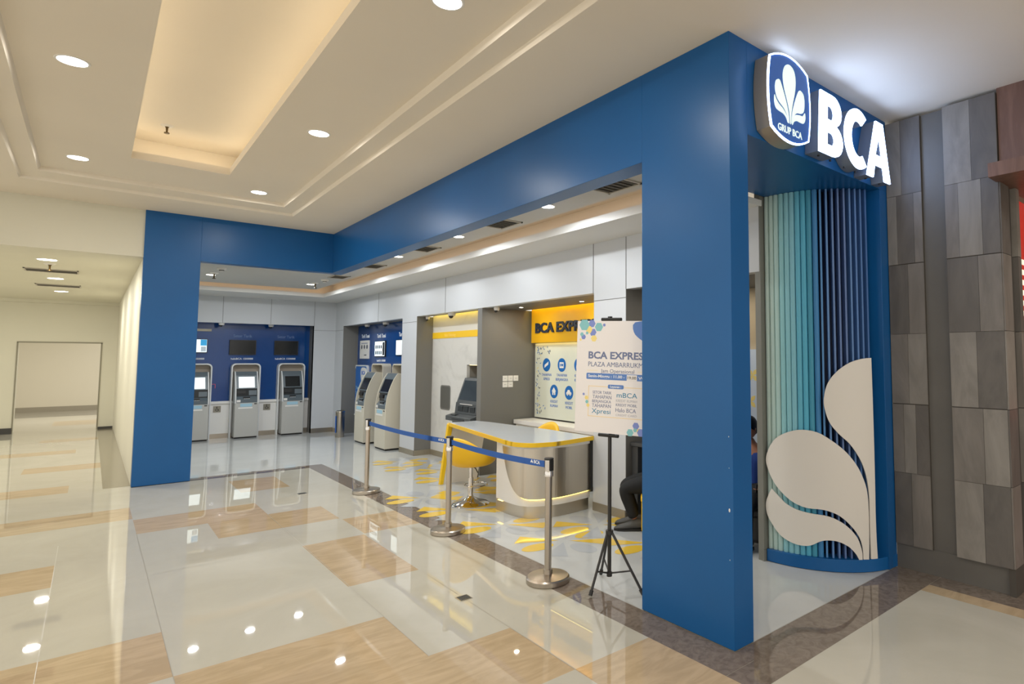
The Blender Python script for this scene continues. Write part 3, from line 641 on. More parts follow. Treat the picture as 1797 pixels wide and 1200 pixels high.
# ================================================================= CASH MACHINES
def atm(name, wd, dp, body, label, group, lit):
    """front at local y=0, back at y=dp, centred on x"""
    o = emp(name, (0, 0, 0), label, 'cash machine', group); h = wd/2
    mk('plinth', MB().box(-h+.012, h-.012, .02, dp, 0, .03), black, o)
    mk('cabinet_body', MB().box(-h, h, 0, dp, .03, .735), body, o, bevel=.006)
    prof = [(0, .73), (.004, .80), (.02, .92), (.05, 1.05), (.095, 1.18), (.145, 1.29), (.20, 1.375), (.215, 1.39), (dp, 1.39), (dp, .73)]
    for s in (-1, 1):
        mb = MB(); xa, xb = (s*h, s*(h-.022)); mb.prism(prof, lambda u, v: (xa, u, v), lambda u, v: (xb, u, v))
        mk('side_cheek', mb, atm_rim if body is atm_g else body, o, bevel=.003)
    # fascia: header, screen bezel, dispenser shelf
    i = h-.022
    def slab(name, z0, y0, z1, y1, m, inset=0, d=.02, x0=None, x1=None):
        a0 = -i+inset if x0 is None else x0; a1 = i-inset if x1 is None else x1
        mb = MB(); mb.add([(a0,y0,z0),(a1,y0,z0),(a1,y1,z1),(a0,y1,z1),(a0,y0+d,z0),(a1,y0+d,z0),(a1,y1+d,z1),(a0,y1+d,z1)],
               [(3,2,1,0),(4,5,6,7),(0,1,5,4),(1,2,6,5),(2,3,7,6),(3,0,4,7)]); return mk(name, mb, m, o)
    slab('header_strip', 1.30, .165, 1.385, .215, atm_s, 0)
    slab('screen_bezel', 1.03, .06, 1.30, .165, atm_s)
    slab('screen', 1.05, .064, 1.275, .152, scr_on if lit else scr_off, .045, .01)
    mk('reader_shelf', MB().box(-i, i, .075, .2, .86, 1.03), atm_d, o)
    slab('card_reader', .89, .05, .99, .068, atm_s, 0, .03, i*.2, i*.95); slab('cash_slot', .93, .052, .99, .06, black, 0, .03, -i*.9, -i*.1)
    mb = MB(); mb.prism([(.012,.735),(.012,.80),(.07,.87),(.2,.87),(.2,.735)], lambda u, v: (-i, u, v), lambda u, v: (i, u, v)); mk('key_deck', mb, atm_s, o)
    kp = mk('keypad', MB().box(-i*.35, i*.3, .022, .06, .825, .862), atm_d, o)
    kb = MB()
    for a in range(4):
        for b_ in range(3):
            x = -i*.28+a*i*.15; y = .016+b_*.014+.004; z = .815+b_*.0165; kb.box(x, x+i*.1, y-.002, y+.006, z, z+.01)
    mk('keys', kb, atm_rim, kp)
    mk('blue_label', MB().box(-i*.62, i*.5, -.003, 0, .655, .72), paleblue, o); mk('white_sticker', MB().box(-i*.8, i*.55, -.003, 0, .615, .645), white, o)
    mk('notice', MB().box(-i*.95, -i*.6, .008, .012, .75, .8), white, o); mk('lock', MB().box(i*.7, i*.95, -.004, 0, .70, .72), black, o)
    # arch shroud
    a = wd/2+.055; outer = rrect(-a, a, 0, 1.56, .085, 6, (0, 1, 1, 0)); inner = rrect(-a+.024, a-.024, 0, 1.535, .068, 6, (0, 1, 1, 0))
    mb = MB(); n = len(outer); ya, yb = dp-.17, dp
    vs = [(x, ya, z) for x, z in outer]+[(x, ya, z) for x, z in inner]+[(x, yb, z) for x, z in outer]+[(x, yb, z) for x, z in inner]
    fs = []
    for k in range(n):
        q = (k+1) % n
        if k == n-1: continue
        fs += [(k, q, n+q, n+k), (2*n+k, 2*n+q, q, k), (n+k, n+q, 3*n+q, 3*n+k)]
    mb = MB()
    start = 1  # polygon starts at lower right corner; skip the bottom edge
    mb.add(vs, fs)
    mk('arch_shroud', mb, atm_rim if body is atm_g else body, o)
    mk('arch_lining', MB().box(-a+.02, a-.02, dp-.012, dp-.004, 0.03, 1.53), atm_tan, o)
    return o
def rrect_fix(): pass
rear = atm('cash_machine', .42, .38, atm_g, 'grey cash machine in the middle of the rear row, lit screen', 'cash machines against the navy rear wall', True)
rear.location = (-.30, 12.66, 0)
c = copy_tree(rear); c.location = (-1.16, 12.66, 0); c['label'] = 'leftmost rear cash machine, half hidden by the blue column'
r3 = atm('cash_machine', .42, .38, atm_g, 'rear cash machine with a dark screen, by the grey niche side', 'cash machines against the navy rear wall', False)
r3.location = (.56, 12.66, 0)
side = atm('cash_machine', .54, .49, atm_c, 'cream side cash machine, nearer the litter bin', 'cash machines in the side niche', False)
side.rotation_euler = (0, 0, -PI/2); side.location = (1.2, 10.3, 0)
c = copy_tree(side); c.location = (1.2, 9.15, 0); c['label'] = 'cream side cash machine next to the white pillar'

# monitors and writing above the rear machines
def monitor(fr_, u0, u1, z0, z1, lit, label, group):
    sgn = -1 if fr_[0] == 'X' else 1; uc = (u0+u1)/2; hw = abs(u1-u0)/2
    loc = (fr_[1], uc, z0) if fr_[0] == 'X' else (uc, fr_[1], z0)
    o = emp('wall_monitor', loc, label, 'monitor', group)
    flat('monitor_case', [rect(-hw, hw, 0, z1-z0)], fr_, uc, z0, black, o, .03)
    f2 = (fr_[0], fr_[1]-.03)
    flat('monitor_screen', [rect(-hw+.012, hw-.012, .014, z1-z0-.012)], f2, uc, z0, scr_on if lit else scr_off, o, .001)
    return o, f2
o, f2 = monitor(FY(13.04), -.60, -.115, 1.745, 2.06, False, 'blank black monitor above the middle rear machine', 'monitors above the rear machines')
monitor(FY(13.04), .23, .70, 1.745, 2.06, False, 'blank black monitor above the right rear machine', 'monitors above the rear machines')
o, f2 = monitor(FY(13.04), -1.46, -.98, 1.78, 2.07, True, 'lit white and blue monitor beside the rear blue column', 'monitors above the rear machines')
flat('blue_tile', [rect(.12, .225, .15, .275)], f2, -1.22, 1.78, mat('screen_blue', '2d9bd0', .4, emit=.5), o, .002)
flat('picture_tile', [rect(.13, .215, .03, .13)], f2, -1.22, 1.78, mat('screen_grey', 'b9c6ce', .4, emit=.3), o, .002)
o = mk('wall_plaque', MB().box(-1.5, -.92, 13.03, 13.05, 2.23, 2.28), mat('dull_gold', '8d8878', .4, .6)); tag(o, 'dull metal strip high on the navy wall above the lit monitor', 'plaque')
wm = [('Setor Tarik', -.36, 2.12, .085), ('Setor Tarik', .46, 2.12, .085), ('haloBCA 1500888', -.36, 1.64, .055), ('haloBCA 1500888', .46, 1.64, .055), ('haloBCA 1500888', -1.22, 1.64, .055)]
for s_, x, z, sz in wm:
    lb = ('pale lettering ' + ('over' if z > 2 else 'under') + ' the ' + ('middle' if x == -.36 else 'right' if x > 0 else 'lit left') + ' rear monitor')
    o = text('wall_lettering', s_, FY(13.05), x, z, sz, textw if z < 2 else mat('faint_lettering', '5f7ba6', .5) if 'faint_lettering' not in bpy.data.materials else bpy.data.materials['faint_lettering'], None, .002, .01, 'CENTER', fitw=.4 if z < 2 else .34)
    tag(o, lb, 'lettering')
def access(x):
    o = mk('accessibility_sign', MB().box(x-.065, x+.065, 12.958, 12.97, .545, .675), mat('sign_steel', '8d8a80', .35, .7) if 'sign_steel' not in bpy.data.materials else bpy.data.materials['sign_steel'])
    ink = bpy.data.materials.get('dark_ink') or mat('dark_ink', '2e2a26', .5)
    flat('wheelchair_symbol', [circ(-.005, .03, .012), ], FY(12.958), x, .62, ink, o, .002)
    flat('wheelchair_symbol', [arc(0, -.022, .032, .032, PI*.75, PI*2.05, 14)+arc(0, -.022, .022, .022, PI*2.05, PI*.75, 14)], FY(12.958), x, .62, ink, o, .002)
    flat('wheelchair_symbol', [[(-.01, .015), (.002, .015), (.004, -.008), (.025, -.008), (.036, -.04), (.026, -.042), (.016, -.018), (-.008, -.018)]], FY(12.958), x, .62, ink, o, .002)
    return o
tag(access(-.775), 'square wheelchair sign between the left and middle rear machines', 'sign', 'wheelchair signs'); tag(access(.12), 'square wheelchair sign between the middle and right rear machines', 'sign', 'wheelchair signs')
# thin red corner marks on the navy wall, slightly emissive
rl = bpy.data.materials.get('red_line') or mat('red_line', 'b84352', .5, emit=.3)
o = flat('corner_mark', [[(0, 0), (.11, 0), (.11, -.09), (.103, -.09), (.103, -.007), (0, -.007)]], FY(13.05), -.92, 1.13, rl, None, .002); tag(o, 'thin red corner line on the navy wall left of the middle machine', 'wall mark')
o = flat('corner_mark', [[(0, 0), (.007, 0), (.007, -.09), (0, -.09)]], FY(13.05), -.99, 1.13, rl, None, .002); tag(o, 'short red upright line beside the leftmost rear machine', 'wall mark')

# side niche: leaf poster, poster, monitors, writing
XB = 1.7
o = emp('promotional_panel', (XB, 11.72, .4), 'tall blue rounded panel with a white leaf and lettering, by the grey niche side', 'poster')
pa = rrect(-.4, .4, 0, 1.12, .08, 6, (0, 1, 1, 0))
flat('panel_border', [pa, scl(pa, (0, .56), .95)], FX(XB), 11.72, .4, atm_rim, o, .04); flat('panel_face', [scl(pa, (0, .56), .95)], FX(XB), 11.72, .4, mat('poster_blue', '2467b5', .4), o, .03)
flat('white_leaf', [smooth_loop([(0, 1.05), (.3, 1.05), (.34, .95), (.3, .75), (.24, .55), (.12, .65), (-.02, .85)], 4)], FX(XB-.03), 11.72, .4, white, o, .002)
text('lettering', 'BCA', FX(XB-.032), 11.72-.14, 1.31, .12, inkblue, o, .002, .03, 'CENTER')
for i, s_ in enumerate(('Transaksi', 'Tanpa Kartu', 'di ATM BCA')): text('lettering', s_, FX(XB-.03), 11.72+.34, .98-i*.12, .1, paleblue, o, .002, .02)
o = emp('notice_poster', (XB, 11.62, 1.66), 'white notice poster with three small figures, above the leaf panel', 'poster')
flat('poster_sheet', [rect(-.30, .30, 0, .40)], FX(XB), 11.62, 1.66, white, o, .012)
for k in (-.17, 0, .17): flat('printed_figure', [circ(k, .26, .035, 12, .05)], FX(XB-.012), 11.62, 1.66, navyink, o, .002)
flat('printed_line', [rect(-.2, .2, .33, .345)], FX(XB-.012), 11.62, 1.66, inkgrey, o, .002); flat('printed_line', [rect(0, .14, .07, .09)], FX(XB-.012), 11.62, 1.66, navyink, o, .002)
o, f2 = monitor(FX(XB), 10.32, 10.92, 1.70, 2.03, True, 'monitor listing services above the farther side machine', 'monitors in the side niche')
mk_ink = navyink
for r_ in range(2):
    for k in range(4): flat('screen_icon', [rect(-.24+k*.1, -.18+k*.1, .04+r_*.12, .11+r_*.12)], f2, 10.62, 1.71, mk_ink, o, .002)
flat('screen_icon', [rect(.17, .28, .02, .29)], f2, 10.62, 1.71, atm_d, o, .002)
o, f2 = monitor(FX(XB), 9.05, 9.72, 1.72, 2.03, True, 'monitor above the nearer side machine, cut by the pillar', 'monitors in the side niche')
for s_, y, z, sz, lb in (('Tarik Tunai', 11.6, 2.12, .11, 'white lettering above the notice poster'), ('Tarik Tunai', 10.62, 2.1, .11, 'white lettering above the farther side monitor'), ('haloBCA 1500888', 10.6, 1.6, .06, 'white lettering under the farther side monitor'), ('Tarik Tunai', 9.4, 2.1, .11, 'white lettering above the nearer side monitor')):
    tag(text('wall_lettering', s_, FX(XB), y, z, sz, textw, None, .002, .02, 'CENTER', fitw=.5), lb, 'lettering')

# ================================================================= LITTER BIN
o = emp('litter_bin', (1.2, 11.5, 0), 'round stainless steel litter bin between the rear corner and side machines', 'bin')
mk('bin_body', MB().lathe([(0, .0), (.085, 0), (.088, .01), (.088, .53), (0, .53)], (1.2, 11.5, 0), 28), steel, o)
mk('bin_rim', MB().lathe([(.07, .53), (.092, .53), (.092, .55), (.07, .56), (.07, .53)], (1.2, 11.5, 0), 28), chrome, o)
mk('bin_label', MB().box(1.11, 1.115, 11.45, 11.52, .1, .45), inkblue, o)

# ================================================================= KIOSK MACHINE
o = emp('service_kiosk', (1.5, 6.25, 0), 'dark grey self-service kiosk with tilted screen in the taupe recess', 'kiosk')
y0, y1 = 5.82, 6.62
def yprism(prof, ya, yb): return MB().prism(prof, lambda u, v: (u, ya, v), lambda u, v: (u, yb, v))
mk('kiosk_base', MB().box(1.40, 1.86, y0+.04, y1-.02, 0, .72), atm_s, o, bevel=.005)
mk('desk_shelf', yprism([(1.30,.72),(1.30,.79),(1.42,.82),(1.86,.82),(1.86,.72)], y0, y1), mat('kiosk_grey', '484c4e', .3), o, bevel=.006)
kg = bpy.data.materials['kiosk_grey']
mk('reader_block', yprism([(1.42,.82),(1.44,.99),(1.5,1.0),(1.86,1.0),(1.86,.82)], y0+.05, y1-.06), kg, o, bevel=.005)
mk('screen_housing', yprism([(1.44,.99),(1.57,1.36),(1.86,1.38),(1.86,.99)], y0+.05, y1-.08), kg, o, bevel=.006)
mb = MB(); nx = Vector((-.37, 0, .13)).normalized()
def on(sx, z): return 1.44+(z-.99)/.37*.13-.004
mb.add([(on(0,1.03),y0+.1,1.03),(on(0,1.03),y1-.13,1.03),(on(0,1.32),y1-.13,1.32),(on(0,1.32),y0+.1,1.32),(on(0,1.03)+.01,y0+.1,1.03),(on(0,1.03)+.01,y1-.13,1.03),(on(0,1.32)+.01,y1-.13,1.32),(on(0,1.32)+.01,y0+.1,1.32)],[(3,2,1,0),(4,5,6,7),(0,1,5,4),(1,2,6,5),(2,3,7,6),(3,0,4,7)])
mk('screen', mb, mat('slate_screen', '2c363f', .1), o)
for k, (ya, yb) in enumerate(((6.3, 6.45), (6.12, 6.26), (5.92, 6.06))):
    mk('card_slot', MB().box(1.418, 1.45, ya, yb, .86, .94), atm_d, o, bevel=.003); 
mk('slot_light', MB().box(1.425, 1.43, 6.0, 6.4, .965, .975), white, o); mk('key_pad', MB().box(1.33, 1.40, 6.35, 6.5, .80, .815), atm_d, o); mk('printer_mouth', MB().box(1.296,1.31,6.0,6.4,.745,.765), atm_d, o)
# wall recess next to the kiosk
o = emp('wall_recess', (1.67, 7.44, .8), 'small rounded grey recess in the white wall left of the kiosk', 'wall recess')
ra = rrect(-.19, .19, 0, .41, .05)
flat('recess_rim', [ra, scl(ra, (0, .2), .9)], FX(1.67), 7.44, .80, greyp, o, .004); flat('recess_back', [scl(ra, (0, .2), .9)], FX(1.67), 7.44, .80, mat('deep_grey', '55544f', .6), o, .002)
tag(text('wall_lettering', 'Buka Rekening', FX(1.664), 7.3, 2.03, .07, mat('pale_yellow_ink', 'f3cf62', .5), None, .002, .01, 'CENTER'), 'faint lettering on the yellow band above the kiosk', 'lettering')
# power sockets on the grey return
for k, (x, z) in enumerate(((1.765,1.365),(1.855,1.365),(1.945,1.365),(1.765,1.275),(1.855,1.275))):
    lb = ['upper left', 'upper middle', 'upper right', 'lower left', 'lower right'][k]
    o = mk('power_socket', MB().box(x-.041, x+.041, 5.642, 5.65, z-.041, z+.041), white, bevel=.003); tag(o, lb+' white socket plate of five on the grey return wall', 'socket', 'socket plates on the grey return')
    mk('socket_holes', MB().cyl(x, 5.641, z, z, .001, 4) if False else MB().box(x-.012, x-.006, 5.6405, 5.643, z-.004, z+.004).box(x+.006, x+.012, 5.6405, 5.643, z-.004, z+.004), atm_d, o)

# ================================================================= YELLOW SIGN AND INFO PANEL
o = emp('yellow_sign_board', (2.2, 4.35, 1.9), 'yellow sign board reading BCA EXPRESS above the info panel', 'sign')
mk('board_face', MB().box(2.18, 2.2, 3.07, 5.60, 1.895, 2.49), yboard, o)
text('lettering', 'BCA EXPRESS', FX(2.18), 5.47, 2.045, .20, navyink, o, .02, .03, 'LEFT', fitw=1.47)
o = emp('info_panel', (2.25, 4.4, .8), 'pale panel with round blue service icons behind the desk', 'poster')
mk('panel_sheet', MB().box(2.24, 2.268, 3.07, 5.58, .78, 1.885), panelc, o)
fx = FX(2.24)
def icon(y, z, kind, lines):
    flat('icon_disc', [circ(0, 0, .098, 32)], fx, y, z, iconblue, o, .004); f3 = FX(2.236)
    if kind == 'card':
        flat('icon_symbol', [[(-.05, -.045), (.05, .005), (.055, .05), (-.045, 0)]], f3, y, z, white, o, .002)
    elif kind == 'passbook':
        flat('icon_symbol', [rect(-.05, .05, -.045, .04)], f3, y, z, white, o, .002); flat('icon_detail', [rect(-.03, -.01, -.02, .02), circ(.02, 0, .02, 12)], FX(2.234), y, z, iconblue, o, .002)
    elif kind == 'house':
        flat('icon_symbol', [[(-.038, -.05), (-.01, -.05), (-.01, -.02), (.01, -.02), (.01, -.05), (.038, -.05), (.038, .0), (.055, 0), (0, .06), (-.055, 0), (-.038, 0)]], f3, y, z, white, o, .002)
    elif kind == 'car':
        flat('icon_symbol', [[(-.06, -.025), (.06, -.025), (.06, .005), (.035, .012), (.02, .04), (-.025, .04), (-.04, .012), (-.06, .005)]], f3, y, z, white, o, .002)
        flat('icon_symbol', [circ(-.032, -.028, .014, 12)], f3, y, z, white, o, .002); flat('icon_symbol', [circ(.032, -.028, .014, 12)], f3, y, z, white, o, .002)
    for i, s_ in enumerate(lines): text('icon_caption', s_, fx, y, z-.165-i*.062, .056, inkblue, o, .002, 0, 'CENTER')
icon(5.27, 1.565, 'card', ('TAHAPAN', 'XPRESI')); icon(4.88, 1.565, 'passbook', ('TAHAPAN', 'BERJANGKA')); icon(4.48, 1.565, 'card', ('KARTU', 'KREDIT'))
icon(5.07, 1.18, 'house', ('KREDIT', 'RUMAH')); icon(4.70, 1.175, 'car', ('KREDIT', 'MOBIL')); icon(4.3, 1.17, 'passbook', ('', ''))
random.seed(11)
pcol = [iconblue, navyink, iconblue, mat('leaf_yellow', 'e6cf4e', .5)]
for k in range(62):
    if k < 40: yy = 5.55-random.random()*.12; zz = .83+random.random()*1.0
    elif k < 52: yy = 5.55-random.random()*.42; zz = 1.72+random.random()*.13
    else: yy = 5.55-random.random()*.26; zz = .84+random.random()*.12
    a = random.choice((.5, 1.1, 2.1, 2.6, 1.57))+random.uniform(-.2, .2); L = .04; W = .012
    pp = [(math.cos(a)*p*L-math.sin(a)*q*W, math.sin(a)*p*L+math.cos(a)*q*W) for p, q in ((-.5, 0), (-.2, .45), (.2, .45), (.5, 0), (.2, -.45), (-.2, -.45))]
    flat('printed_petal', [pp], fx, yy, zz, random.choice(pcol), o, .0015+k*.00002)
o = emp('low_cabinet', (2.08, 4.35, 0), 'white low cabinet against the wall under the info panel', 'cabinet')
mk('cabinet_body', MB().box(1.93, 2.23, 3.08, 5.6, .06, .70), white, o, bevel=.003); mk('cabinet_top', MB().box(1.90, 2.235, 3.07, 5.62, .70, .76), white, o, bevel=.003)
mb = MB(); 
for yy in (3.7, 4.35, 5.0): mb.box(1.927, 1.93, yy-.002, yy+.002, .08, .69)
mk('door_joints', mb, groove, o)

# ================================================================= SERVICE DESK
o = emp('service_desk', (.95, 4.2, 0), 'white service desk with yellow edge and steel clad rounded pedestal', 'desk')
top = [(1.21, 5.46), (.83, 5.46), (.80, 5.40)]
top += [(.515, 3.55)]
cr = [(.515,3.55),(.478,3.28),(.50,3.13),(.58,3.02),(.72,2.965),(.88,2.955),(1.376,3.05)]
def cat(pts, n=6):
    o_ = []
    for i in range(len(pts)-1):
        p0 = pts[max(i-1, 0)]; p1, p2 = pts[i], pts[i+1]; p3 = pts[min(i+2, len(pts)-1)]
        for j in range(n):
            t = j/n; o_.append(tuple(.5*((2*p1[a])+(-p0[a]+p2[a])*t+(2*p0[a]-5*p1[a]+4*p2[a]-p3[a])*t*t+(-p0[a]+3*p1[a]-3*p2[a]+p3[a])*t**3) for a in (0, 1)))
    return o_+[pts[-1]]
edge = [(1.21, 5.46), (.82, 5.46)]+cat(cr)
back = [(1.376, 3.6), (1.376, 3.95), (1.32, 4.5), (1.27, 5.2)]
topp = edge+back
mk('desk_top', MB().prism(topp, lambda x, y: (x, y, .762), lambda x, y: (x, y, .80)), mat('desk_laminate', 'c3c8cc', .12), o, bevel=.003)
# yellow edge band following the front edge, and running down the slanted leg
def band(path, z0, z1, off, th, m, name):
    mb = MB(); q = []
    for i, p in enumerate(path):
        a = Vector(path[max(i-1, 0)]); b = Vector(path[min(i+1, len(path)-1)]); d = (b-a).normalized(); n = Vector((-d.y, d.x))
        q.append((Vector(p)-n*off, Vector(p)-n*(off+th)))
    for i in range(len(q)-1):
        (a, b), (c_, d) = q[i], q[i+1]
        mb.add([(a.x,a.y,z0),(c_.x,c_.y,z0),(d.x,d.y,z0),(b.x,b.y,z0),(a.x,a.y,z1),(c_.x,c_.y,z1),(d.x,d.y,z1),(b.x,b.y,z1)],[(3,2,1,0),(4,5,6,7),(0,1,5,4),(1,2,6,5),(2,3,7,6),(3,0,4,7)])
    return mk(name, mb, m, o)
band(edge[1:], .758, .802, -.001, .012, yellow, 'edge_band')
# leg panel (faces the camera), white with yellow edge
mb = MB(); lp = [(.745, 0), (1.23, 0), (1.36, .762), (.86, .762)]
mk('leg_panel', mb.prism(lp, lambda x, z: (x, 5.44, z), lambda x, z: (x, 5.475, z)), cwhite, o)
mb = MB(); mk('edge_band', mb.prism([(.70, 0), (.745, 0), (.86, .762), (.82, .80), (.80, .78)], lambda x, z: (x, 5.43, z), lambda x, z: (x, 5.48, z)), yellow, o)
mk('leg_gusset', MB().box(1.25, 1.27, 5.47, 5.6, .02, .4), darkgrey, o)
# pedestal
def ped(off):
    return cat([(.60+off*0, 3.78), (.575-off, 3.45), (.62-off, 3.22-off*.6), (.78-off*.4, 3.10-off), (1.0, 3.06-off), (1.372, 3.10-off)], 8)
pd = ped(0)
pl_ = pd+[(1.372, 3.8)]
mk('pedestal', MB().prism(pl_, lambda x, y: (x, y, .13), lambda x, y: (x, y, .762)), white, o)
mk('pedestal_skirt', MB().prism([(x+.0, y+.0) for x, y in ped(-.025)]+[(1.372, 3.75)], lambda x, y: (x, y, .0), lambda x, y: (x, y, .13)), steelb, o)
mk('pedestal_lip', MB().prism(ped(.03)+[(1.372, 3.8)], lambda x, y: (x, y, .722), lambda x, y: (x, y, .760)), white, o)
# steel cladding: sheet over the pedestal, lower edge a curve
mb = MB(); path = ped(.022); L = [0]
for i in range(1, len(path)): L.append(L[-1]+math.dist(path[i-1], path[i]))
Lt = L[-1]; s0 = .17
def low(s):
    t = (s-s0)/(Lt-s0)
    if t <= 0: return .72
    return .205+.53*(1-min(t/.42, 1))**2.6+.02*max(0, (t-.5))*1.0
dense = []
for i in range(len(path)-1):
    for j in range(4):
        t = j/4; dense.append((path[i][0]+(path[i+1][0]-path[i][0])*t, path[i][1]+(path[i+1][1]-path[i][1])*t, L[i]+(L[i+1]-L[i])*t))
dense.append((*path[-1], Lt)); ip = ped(.006)
led = MB()
for i in range(len(dense)-1):
    a, b = dense[i], dense[i+1]
    if a[2] < s0: continue
    za, zb = low(a[2]), low(b[2])
    d = Vector((b[0]-a[0], b[1]-a[1])).normalized(); n = Vector((-d.y, d.x))*.01
    mb.add([(a[0],a[1],za),(b[0],b[1],zb),(b[0],b[1],.722),(a[0],a[1],.722)], [(0,1,2,3)])
    led.add([(a[0]+n.x,a[1]+n.y,za-.006),(b[0]+n.x,b[1]+n.y,zb-.006),(b[0]+n.x,b[1]+n.y,zb+.006),(a[0]+n.x,a[1]+n.y,za+.006)], [(0,1,2,3)])
cl = mk('steel_cladding', mb, steelb, o, smooth=0); sm = cl.modifiers.new('thick', 'SOLIDIFY'); sm.thickness = .006; sm.offset = -1
mk('glow_strip', led, mat('led_warm', 'ffe27a', .5, emit=6, ecol='ffdc6a'), o)
mk('shadow_gap', MB().box(1.345, 1.376, 3.05, 3.3, .2, .76), black, o)
# glowing sliver standing in for a bright streak at the pedestal's left foot
mk('foot_glow', MB().box(.588,.594,3.62,3.72,.118,.123), bpy.data.materials['led_warm'], o)

# ================================================================= YELLOW CHAIRS
def bar_stool(label, group):
    o = emp('swivel_stool', (0, 0, 0), label, 'stool', group)
    mk('stool_base', MB().lathe([(0, 0), (.205, 0), (.21, .008), (.19, .025), (.10, .05), (.045, .08), (.03, .1), (0, .1)], (0, 0, 0), 40), chrome, o)
    mk('stool_column', MB().lathe([(.028, .09), (.028, .30), (.02, .30), (.02, .455), (0, .455)], (0, 0, 0), 20), chrome, o)
    pts = [(.03+.13*math.cos(a)+.08, .13*math.sin(a), .2) for a in [PI*2*i/20 for i in range(20)]]
    mk('footrest', MB().tube(pts, .009, 8, True).tube([(0.02, 0, .2), (-.02, 0, .2)], .03), chrome, o)
    mk('height_lever', MB().tube([(0, 0, .43), (-.06, -.1, .42), (-.09, -.15, .38)], .006, 8), blackm, o)
    # shell: seat that rolls up into a low back on the -x side
    n, m_ = 28, 10; vs = []; fs = []
    for i in range(n):
        a = 2*PI*i/n; back_ = max(0, -math.cos(a))
        for j in range(m_):
            t = j/(m_-1)
            r = .225*min(1, t*1.35)
            if t > .72: r = .225+.02*(t-.72)/.28*(.4+back_)
            z = .50-.03*(1-t)
            lift = (.05+.24*back_**1.3)
            if t > .6: z += lift*((t-.6)/.4)**1.4
            vs.append((r*math.cos(a)*1.05, r*math.sin(a), z))
    for i in range(n):
        for j in range(m_-1):
            p = (i+1) % n; fs.append((i*m_+j, p*m_+j, p*m_+j+1, i*m_+j+1))
    mb = MB(); mb.add(vs, fs); sh = mk('seat_shell', mb, yellowl, o, smooth=80); sm = sh.modifiers.new('thick', 'SOLIDIFY'); sm.thickness = .05; sm.offset = 1
    bv = sh.modifiers.new('sub', 'SUBSURF'); bv.levels = 1; bv.render_levels = 1
    mk('seat_pad', MB().lathe([(0, .43), (.12, .43), (.20, .46), (.215, .49), (.19, .515), (0, .525)], (0, 0, 0), 32), yellowl, o, smooth=60)
    return o
st = bar_stool('yellow swivel stool with chrome base in front of the desk', 'yellow swivel stools'); st.location = (.51, 4.2, 0); st.rotation_euler = (0, 0, .5)
c = copy_tree(st); c.location = (1.48, 4.35, 0); c.rotation_euler = (0, 0, PI+.2); c['label'] = 'yellow swivel stool behind the desk, only its back showing'
for k in c.children:
    pass
c.scale = (1, 1, 1.06)
# ================================================================= STANCHIONS AND BELTS
def stanchion(label):
    o = emp('queue_post', (0, 0, 0), label, 'queue barrier post', 'chrome queue posts')
    mk('post_base', MB().lathe([(0, 0), (.155, 0), (.16, .006), (.16, .035), (.15, .045), (.05, .052), (.035, .056), (0, .056)], (0, 0, 0), 48), steel, o)
    mk('post_tube', MB().lathe([(.034, .05), (.034, .09), (.026, .092), (.026, .775), (0, .775)], (0, 0, 0), 24), steel, o)
    mk('post_collar', MB().lathe([(.026, .77), (.034, .77), (.034, .80), (.031, .81), (0, .81)], (0, 0, 0), 24), chrome, o)
    mk('belt_cassette', MB().lathe([(.031, .805), (.031, .895), (0, .895)], (0, 0, 0), 24), chrome, o)
    mk('post_cap', MB().lathe([(0, .893), (.036, .893), (.036, .903), (.03, .908), (0, .908)], (0, 0, 0), 24), black, o)
    mk('belt_slot', MB().box(-.016, .016, -.04, -.028, .815, .893), black, o)
    mk('belt_clip', MB().box(-.014, .014, .028, .04, .825, .885), black, o)
    return o
SP = [(-.17, 1.62), (-.165, 3.32), (-.165, 5.62)]
s1 = stanchion('chrome queue post nearest the camera, beside the brown band'); s1.location = (*SP[0], 0)
c = copy_tree(s1); c.location = (*SP[1], 0); c['label'] = 'middle chrome queue post in front of the yellow stool'
c = copy_tree(s1); c.location = (*SP[2], 0); c['label'] = 'farthest chrome queue post in front of the side cash machines'
bluebelt = mat('blue_belt', '1f57a8', .6)
def belt(a, b, label):
    y0, y1 = a[1]+.035, b[1]-.03; o = emp('barrier_belt', ((a[0]+b[0])/2, (y0+y1)/2, .85), label, 'barrier belt', 'blue queue belts')
    mb = MB(); n = 16
    def sag(t): return -.018*4*t*(1-t)
    for i in range(n):
        t0, t1 = i/n, (i+1)/n
        ya, yb = y0+(y1-y0)*t0, y0+(y1-y0)*t1; xa, xb = a[0]+(b[0]-a[0])*t0, a[0]+(b[0]-a[0])*t1; s0_, s1_ = sag(t0), sag(t1)
        mb.add([(xa-.001,ya,.83+s0_),(xa-.001,yb,.83+s1_),(xa-.001,yb,.878+s1_),(xa-.001,ya,.878+s0_),(xa+.001,ya,.83+s0_),(xa+.001,yb,.83+s1_),(xa+.001,yb,.878+s1_),(xa+.001,ya,.878+s0_)],[(3,2,1,0),(4,5,6,7),(0,1,5,4),(1,2,6,5),(2,3,7,6),(3,0,4,7)])
    mk('webbing', mb, bluebelt, o)
    f = FX(a[0]-.0015); yy = y0+.17
    text('lettering', 'BCA', f, yy, .842, .036, textw, o, .0008, .03, 'LEFT', fitw=.085)
    flat('leaf_emblem', [circ(0, .018, .006, 12, .012)], f, yy+.03, .838, textw, o, .0008); flat('leaf_emblem', [circ(-.011, .01, .006, 12, .008)], f, yy+.03, .838, textw, o, .0008); flat('leaf_emblem', [circ(.011, .01, .006, 12, .008)], f, yy+.03, .838, textw, o, .0008)
belt(SP[0], SP[1], 'blue belt between the nearest and middle queue posts'); belt(SP[1], SP[2], 'blue belt between the middle and farthest queue posts')

